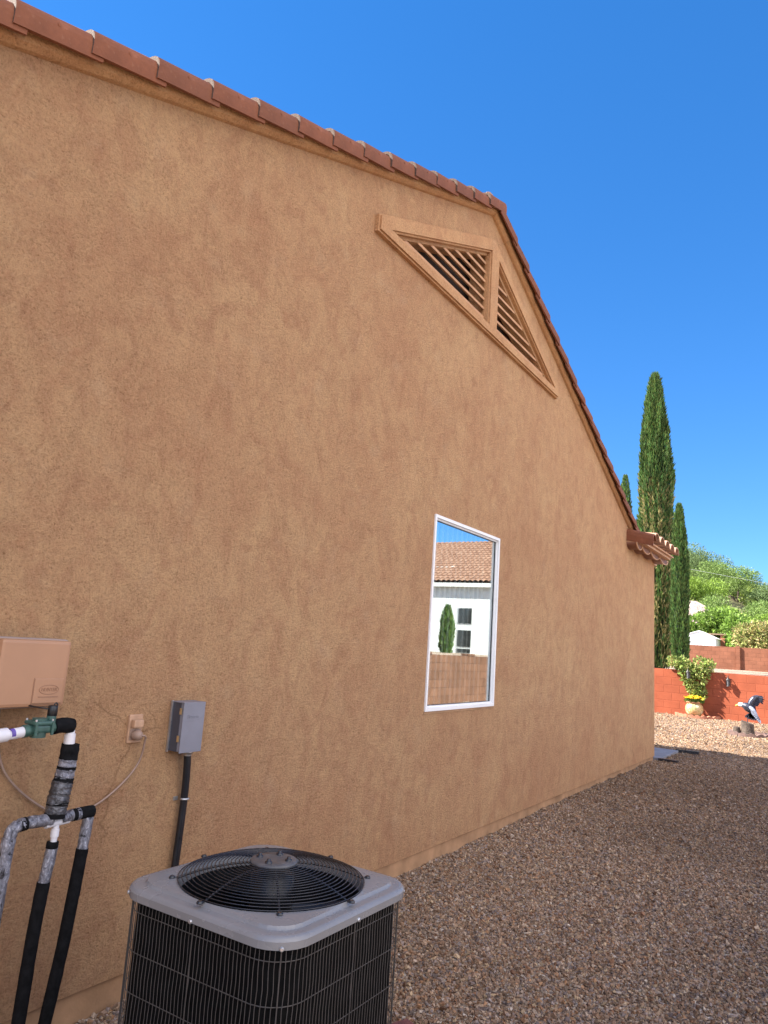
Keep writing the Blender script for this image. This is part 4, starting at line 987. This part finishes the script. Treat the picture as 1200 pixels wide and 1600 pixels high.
# vine on the red wall
vn = empty('climbing_vine', (20.95, 1.1, 0.05), 'leafy green vine climbing over the red wall behind the pot', 'vine')
VX = 20.985
bl = [(VX,1.36,1.42,0.20,0.16),(VX+.05,1.58,1.46,0.17,0.14),(VX,1.22,1.27,0.18,0.15),(VX,0.90,1.42,0.19,0.17),(VX,0.72,1.40,0.17,0.15),(VX,1.04,1.24,0.18,0.16),(VX,1.26,1.08,0.16,0.15),(VX,0.86,1.18,0.17,0.15),(VX,1.18,0.90,0.14,0.14),(VX,0.92,0.98,0.16,0.15),(VX,1.10,0.75,0.14,0.14),(VX,0.92,0.78,0.14,0.14),(VX,1.02,0.60,0.14,0.12),(VX,0.86,0.62,0.10,0.12)]
crown('foliage', vn, bl, 2000, 0.085, 0.026, (0.19,0.27,0.06), 0.5, alt=(0.40,0.42,0.14), altp=0.35)
mb = MB()
for yy, zz in ((1.45,1.5),(0.8,1.4),(1.1,1.2)): mb.tube([(VX+.05,1.02,0.0),(VX+.08,1.03,0.5),(VX+.05,yy,zz)], [0.014,0.010,0.004], 6)
mb.build('stem', M['bark'], vn)
def lantern(x, y, z, label):
    r = empty('wall_lantern', (x, y, z), label, 'lantern', 'lanterns on the red wall')
    mb = MB(); mb.lathe([(0.055,0.0),(0.048,0.012),(0.018,0.05),(0.012,0.07)], (x-0.10, y, z+0.07), 14); mb.box(x-0.012, x, y-0.045, y+0.045, z-0.07, z+0.10, 0.003)
    mb.tube(smooth_path([(x-0.008,y,z+0.09),(x-0.05,y,z+0.185),(x-0.10,y,z+0.14)], 6), 0.008, 6)
    for k in range(4):
        t = rad(45+90*k); mb.tube([(x-0.10+0.045*math.cos(t), y+0.045*math.sin(t), z+0.075), (x-0.10+0.032*math.cos(t), y+0.032*math.sin(t), z-0.075)], 0.006, 5)
    mb.lathe([(0.038,0),(0.038,0.015),(0.02,0.016)], (x-0.10, y, z-0.088), 12)
    mb.build('lantern_frame', M['lantern'], r)
    mb = MB(); mb.lathe([(0.026,-0.075),(0.036,0.07)], (x-0.10, y, z), 12); mb.build('glass', M['frost'], r)
    return r
lantern(21.08, 0.24, 0.99, 'dark lantern alone on the bare red wall')
lantern(20.83, 1.17, 1.12, 'lantern half hidden among the vine leaves')
#@@EAGLE
# ------------------------------------------------------------------ stumps and eagle
EX, EY = 17.35, -0.62
st = MB(); st.lathe([(0.155,-0.1),(0.14,0.05),(0.125,0.20),(0.12,0.30)], (EX, EY+0.03, -0.02), 14); 
vv = []
for (x_, y_, z_) in st.v:
    if z_ > 0.2: z_ = z_-0.28*(EY+0.03-y_)*1.0-0.05*random.random()*0
    vv.append((x_+random.uniform(-.008,.008), y_+random.uniform(-.008,.008), z_))
st.v = vv; o = st.build('tree_stump', M['bark']); tag(o, 'larger slanting tree stump below the eagle', 'stump')
st = MB(); st.lathe([(0.085,-0.1),(0.075,0.05),(0.07,0.17),(0.068,0.19)], (EX-0.02, EY+0.235, -0.02), 12); o = st.build('tree_stump', M['bark']); tag(o, 'small short stump at the left inside the ring', 'stump')
eg = empty('eagle_sculpture', (EX, EY, 0.0), 'painted metal bald eagle with raised wing above the stump', 'sculpture')
def E_(dy, z, dx=0.0): return Vector((EX+dx, EY-dy, z))       # dy grows to the right in the photograph
mb = MB(); mb.tube(smooth_path([E_(-0.14,0.625),E_(-0.07,0.615),E_(0.01,0.57),E_(0.07,0.50),E_(0.10,0.44)], 6), [0.035,0.037,0.042,0.05,0.058,0.066,0.072,0.078,0.082,0.086,0.088,0.088,0.087,0.085,0.082,0.078,0.072,0.066,0.058,0.05,0.042,0.034,0.026,0.018,0.012], 12); mb.build('body', M['eagle_dark'], eg)
mb = MB(); mb.tube(smooth_path([E_(-0.075,0.617),E_(-0.12,0.628),E_(-0.165,0.630),E_(-0.20,0.622)], 5), [0.040,0.043,0.044,0.044,0.043,0.044,0.045,0.046,0.046,0.045,0.044,0.042,0.038,0.032,0.024,0.014], 12); hd = mb.build('head', M['eagle_white'], eg)
mb = MB(); mb.tube(smooth_path([E_(-0.19,0.622),E_(-0.225,0.618),E_(-0.245,0.600),E_(-0.245,0.588)], 4), [0.022,0.021,0.020,0.019,0.018,0.016,0.015,0.013,0.012,0.010,0.008,0.006,0.004], 8); mb.build('beak', M['eagle_yellow'], hd)
def feather(mb, p0, p1, w_, t=0.006, nrm=Vector((1,0,0))):
    d = (p1-p0); s_ = d.cross(nrm).normalized(); prof = ((0,0.5),(0.3,1.0),(0.75,0.9),(0.95,0.45),(1.0,0.05)); lo = []
    for u, k in prof: c = p0+d*u; lo.append([c+s_*w_*k-nrm*t, c-s_*w_*k-nrm*t, c-s_*w_*k+nrm*t, c+s_*w_*k+nrm*t])
    mb.loft(lo, True, True, True)
mb = MB()                                                     # raised far wing, fingers to the right
mb.tube(smooth_path([E_(0.00,0.60,0.05),E_(0.05,0.72,0.08),E_(0.12,0.80,0.10),E_(0.20,0.83,0.12)], 5), [0.05,0.052,0.054,0.056,0.058,0.06,0.06,0.06,0.058,0.055,0.05,0.045,0.04,0.032,0.024,0.014], 8)
for k in range(7):
    f = k/6; feather(mb, E_(0.06+0.12*f,0.70+0.12*f,0.09), E_(0.17+0.115*f-0.02*f*f,0.63+0.19*f,0.10), 0.030)
for k in range(4): feather(mb, E_(0.17,0.81-0.012*k,0.11), E_(0.285-0.012*abs(k-1),0.815-0.045*k,0.12), 0.020)
for k in range(5): feather(mb, E_(0.01+0.02*k,0.66-0.02*k,0.08), E_(0.12,0.60-0.035*k,0.09), 0.032)
mb.build('wing', M['eagle_dark'], eg)
mb = MB()                                                     # lowered near wing
mb.tube(smooth_path([E_(0.03,0.60,-0.06),E_(0.08,0.56,-0.10),E_(0.14,0.47,-0.12),E_(0.19,0.37,-0.12)], 5), [0.032,0.034,0.036,0.038,0.04,0.042,0.042,0.042,0.040,0.038,0.034,0.03,0.025,0.02,0.014,0.008], 8)
for k in range(6): f = k/5; feather(mb, E_(0.05+0.10*f,0.60-0.15*f,-0.09), E_(0.10+0.13*f,0.44-0.14*f,-0.12), 0.026)
mb.build('wing', M['eagle_grey'], eg)
mb = MB()
for k in range(7): a = -1.0+2.0*k/6; feather(mb, E_(0.055+0.02*a,0.47), E_(0.045+0.12*a,0.335+0.025*a*a-0.02*a), 0.028)
mb.build('tail', M['eagle_dark'], eg)
mb = MB(); mb.tube([E_(0.12,0.40,0.0),E_(0.20,0.27,0.0)], [0.006,0.005], 6); mb.tube([E_(0.0,0.42,0.0),E_(-0.03,0.32,0.0),E_(-0.02,0.24,0.0)], [0.010,0.009,0.009], 6); mb.build('support_rod', M['eagle_dark'], eg)
#@@NEIGHBOUR
# ------------------------------------------------------------------ block fence and white house seen in the window
fe = empty('tan_block_fence', (10, -6.1, 0), 'tan block fence along the side yard reflected in the window', 'fence')
mb = MB(); mb.box(-14.0, 21.07, -6.30, -6.10, -0.2, 1.215, 0.006); mb.build('blocks', M['fenceblock'], fe)
HXN = 30.0
nh = empty('white_house', (34, -18, 1.2), 'white stucco house with barrel tile roof reflected in the window', 'house')
mb = MB(); mb.box(HXN, 42.0, -24.0, -8.6, 0.9, 4.30); mb.build('wall', M['white_stucco'], nh)
mb = MB(); mb.box(HXN-0.26, HXN-0.22, -24.2, -8.4, 4.20, 4.385); mb.build('fascia', M['white_stucco'], nh)
mb = MB(); mb.box(HXN-0.219, HXN-0.001, -24.2, -8.4, 4.22, 4.26); mb.build('soffit', M['grey_fascia'], nh)
ny_, rows = 420, 18; ys = np.linspace(-24.2, -8.4, ny_); V = []
for r in range(rows):
    for e, lift in ((0.0, 0.055), (1.0, 0.0)):
        x = HXN-0.30+(r+e)*0.40*0.93; z = 4.40+(r+e)*0.40*0.41+lift
        V.append(np.stack([np.full(ny_, x), ys, z+0.07*np.abs(np.sin(np.pi*(ys+0.14*0)/0.27))**0.8], 1))
V = np.concatenate(V); F = []
for r in range(rows*2-1):
    a = r*ny_+np.arange(ny_-1); F.append(np.stack([a, a+1, a+1+ny_, a+ny_], 1))
nro = npmesh('roof', V, np.concatenate(F), M['nroof'], nh)
mb = MB(); mb.box(37.0, 43.0, -24.2, -8.4, 4.3, 6.9); mb.build('rear_roof', M['nroof'], nh)
mb = MB(); mb.box(31.72, 31.77, -24.2, -14.2, 5.30, 5.385); mb.obox((32.1,-13.85,5.47), (0.35,0.36,0.13), (-0.03,0.03,0), (0,0,0.035)); mb.build('upper_fascia', M['white_stucco'], nh)
mb = MB(); mb.box(34.2, 34.5, -12.3, -12.05, 6.0, 6.95); mb.build('chimney', M['terracotta'], nro)
for z0, z1 in ((2.55,3.24),(1.49,2.24),(1.22,1.40)):
    mb = MB(); rect_ring(mb, HXN-0.03, HXN-0.001, z0, z1, 0.0, 0, 0) if False else None
    f = MB(); f.box(HXN-0.02, HXN-0.0005, -12.70, -11.95, z0-0.02, z1+0.02); fo_ = f.build('window', M['white_stucco'], nh)
    f = MB(); f.box(HXN-0.028, HXN-0.0205, -12.67, -11.98, z0, z1); f.build('pane', M['dark_glass'], fo_)
mb = MB()
for xa in (15.25, 17.7): mb.box(xa, xa+0.42, -6.31, -6.09, 1.2155, 1.275, 0.004)
mb.build('cap_block', M['fenceblock'], fe)
cypress('cypress_tree', 28.7, -12.55, 1.1, 3.22, 0.30, 'short bushy cypress before the white house reflected in the window', False, 4500, None, 0.9)
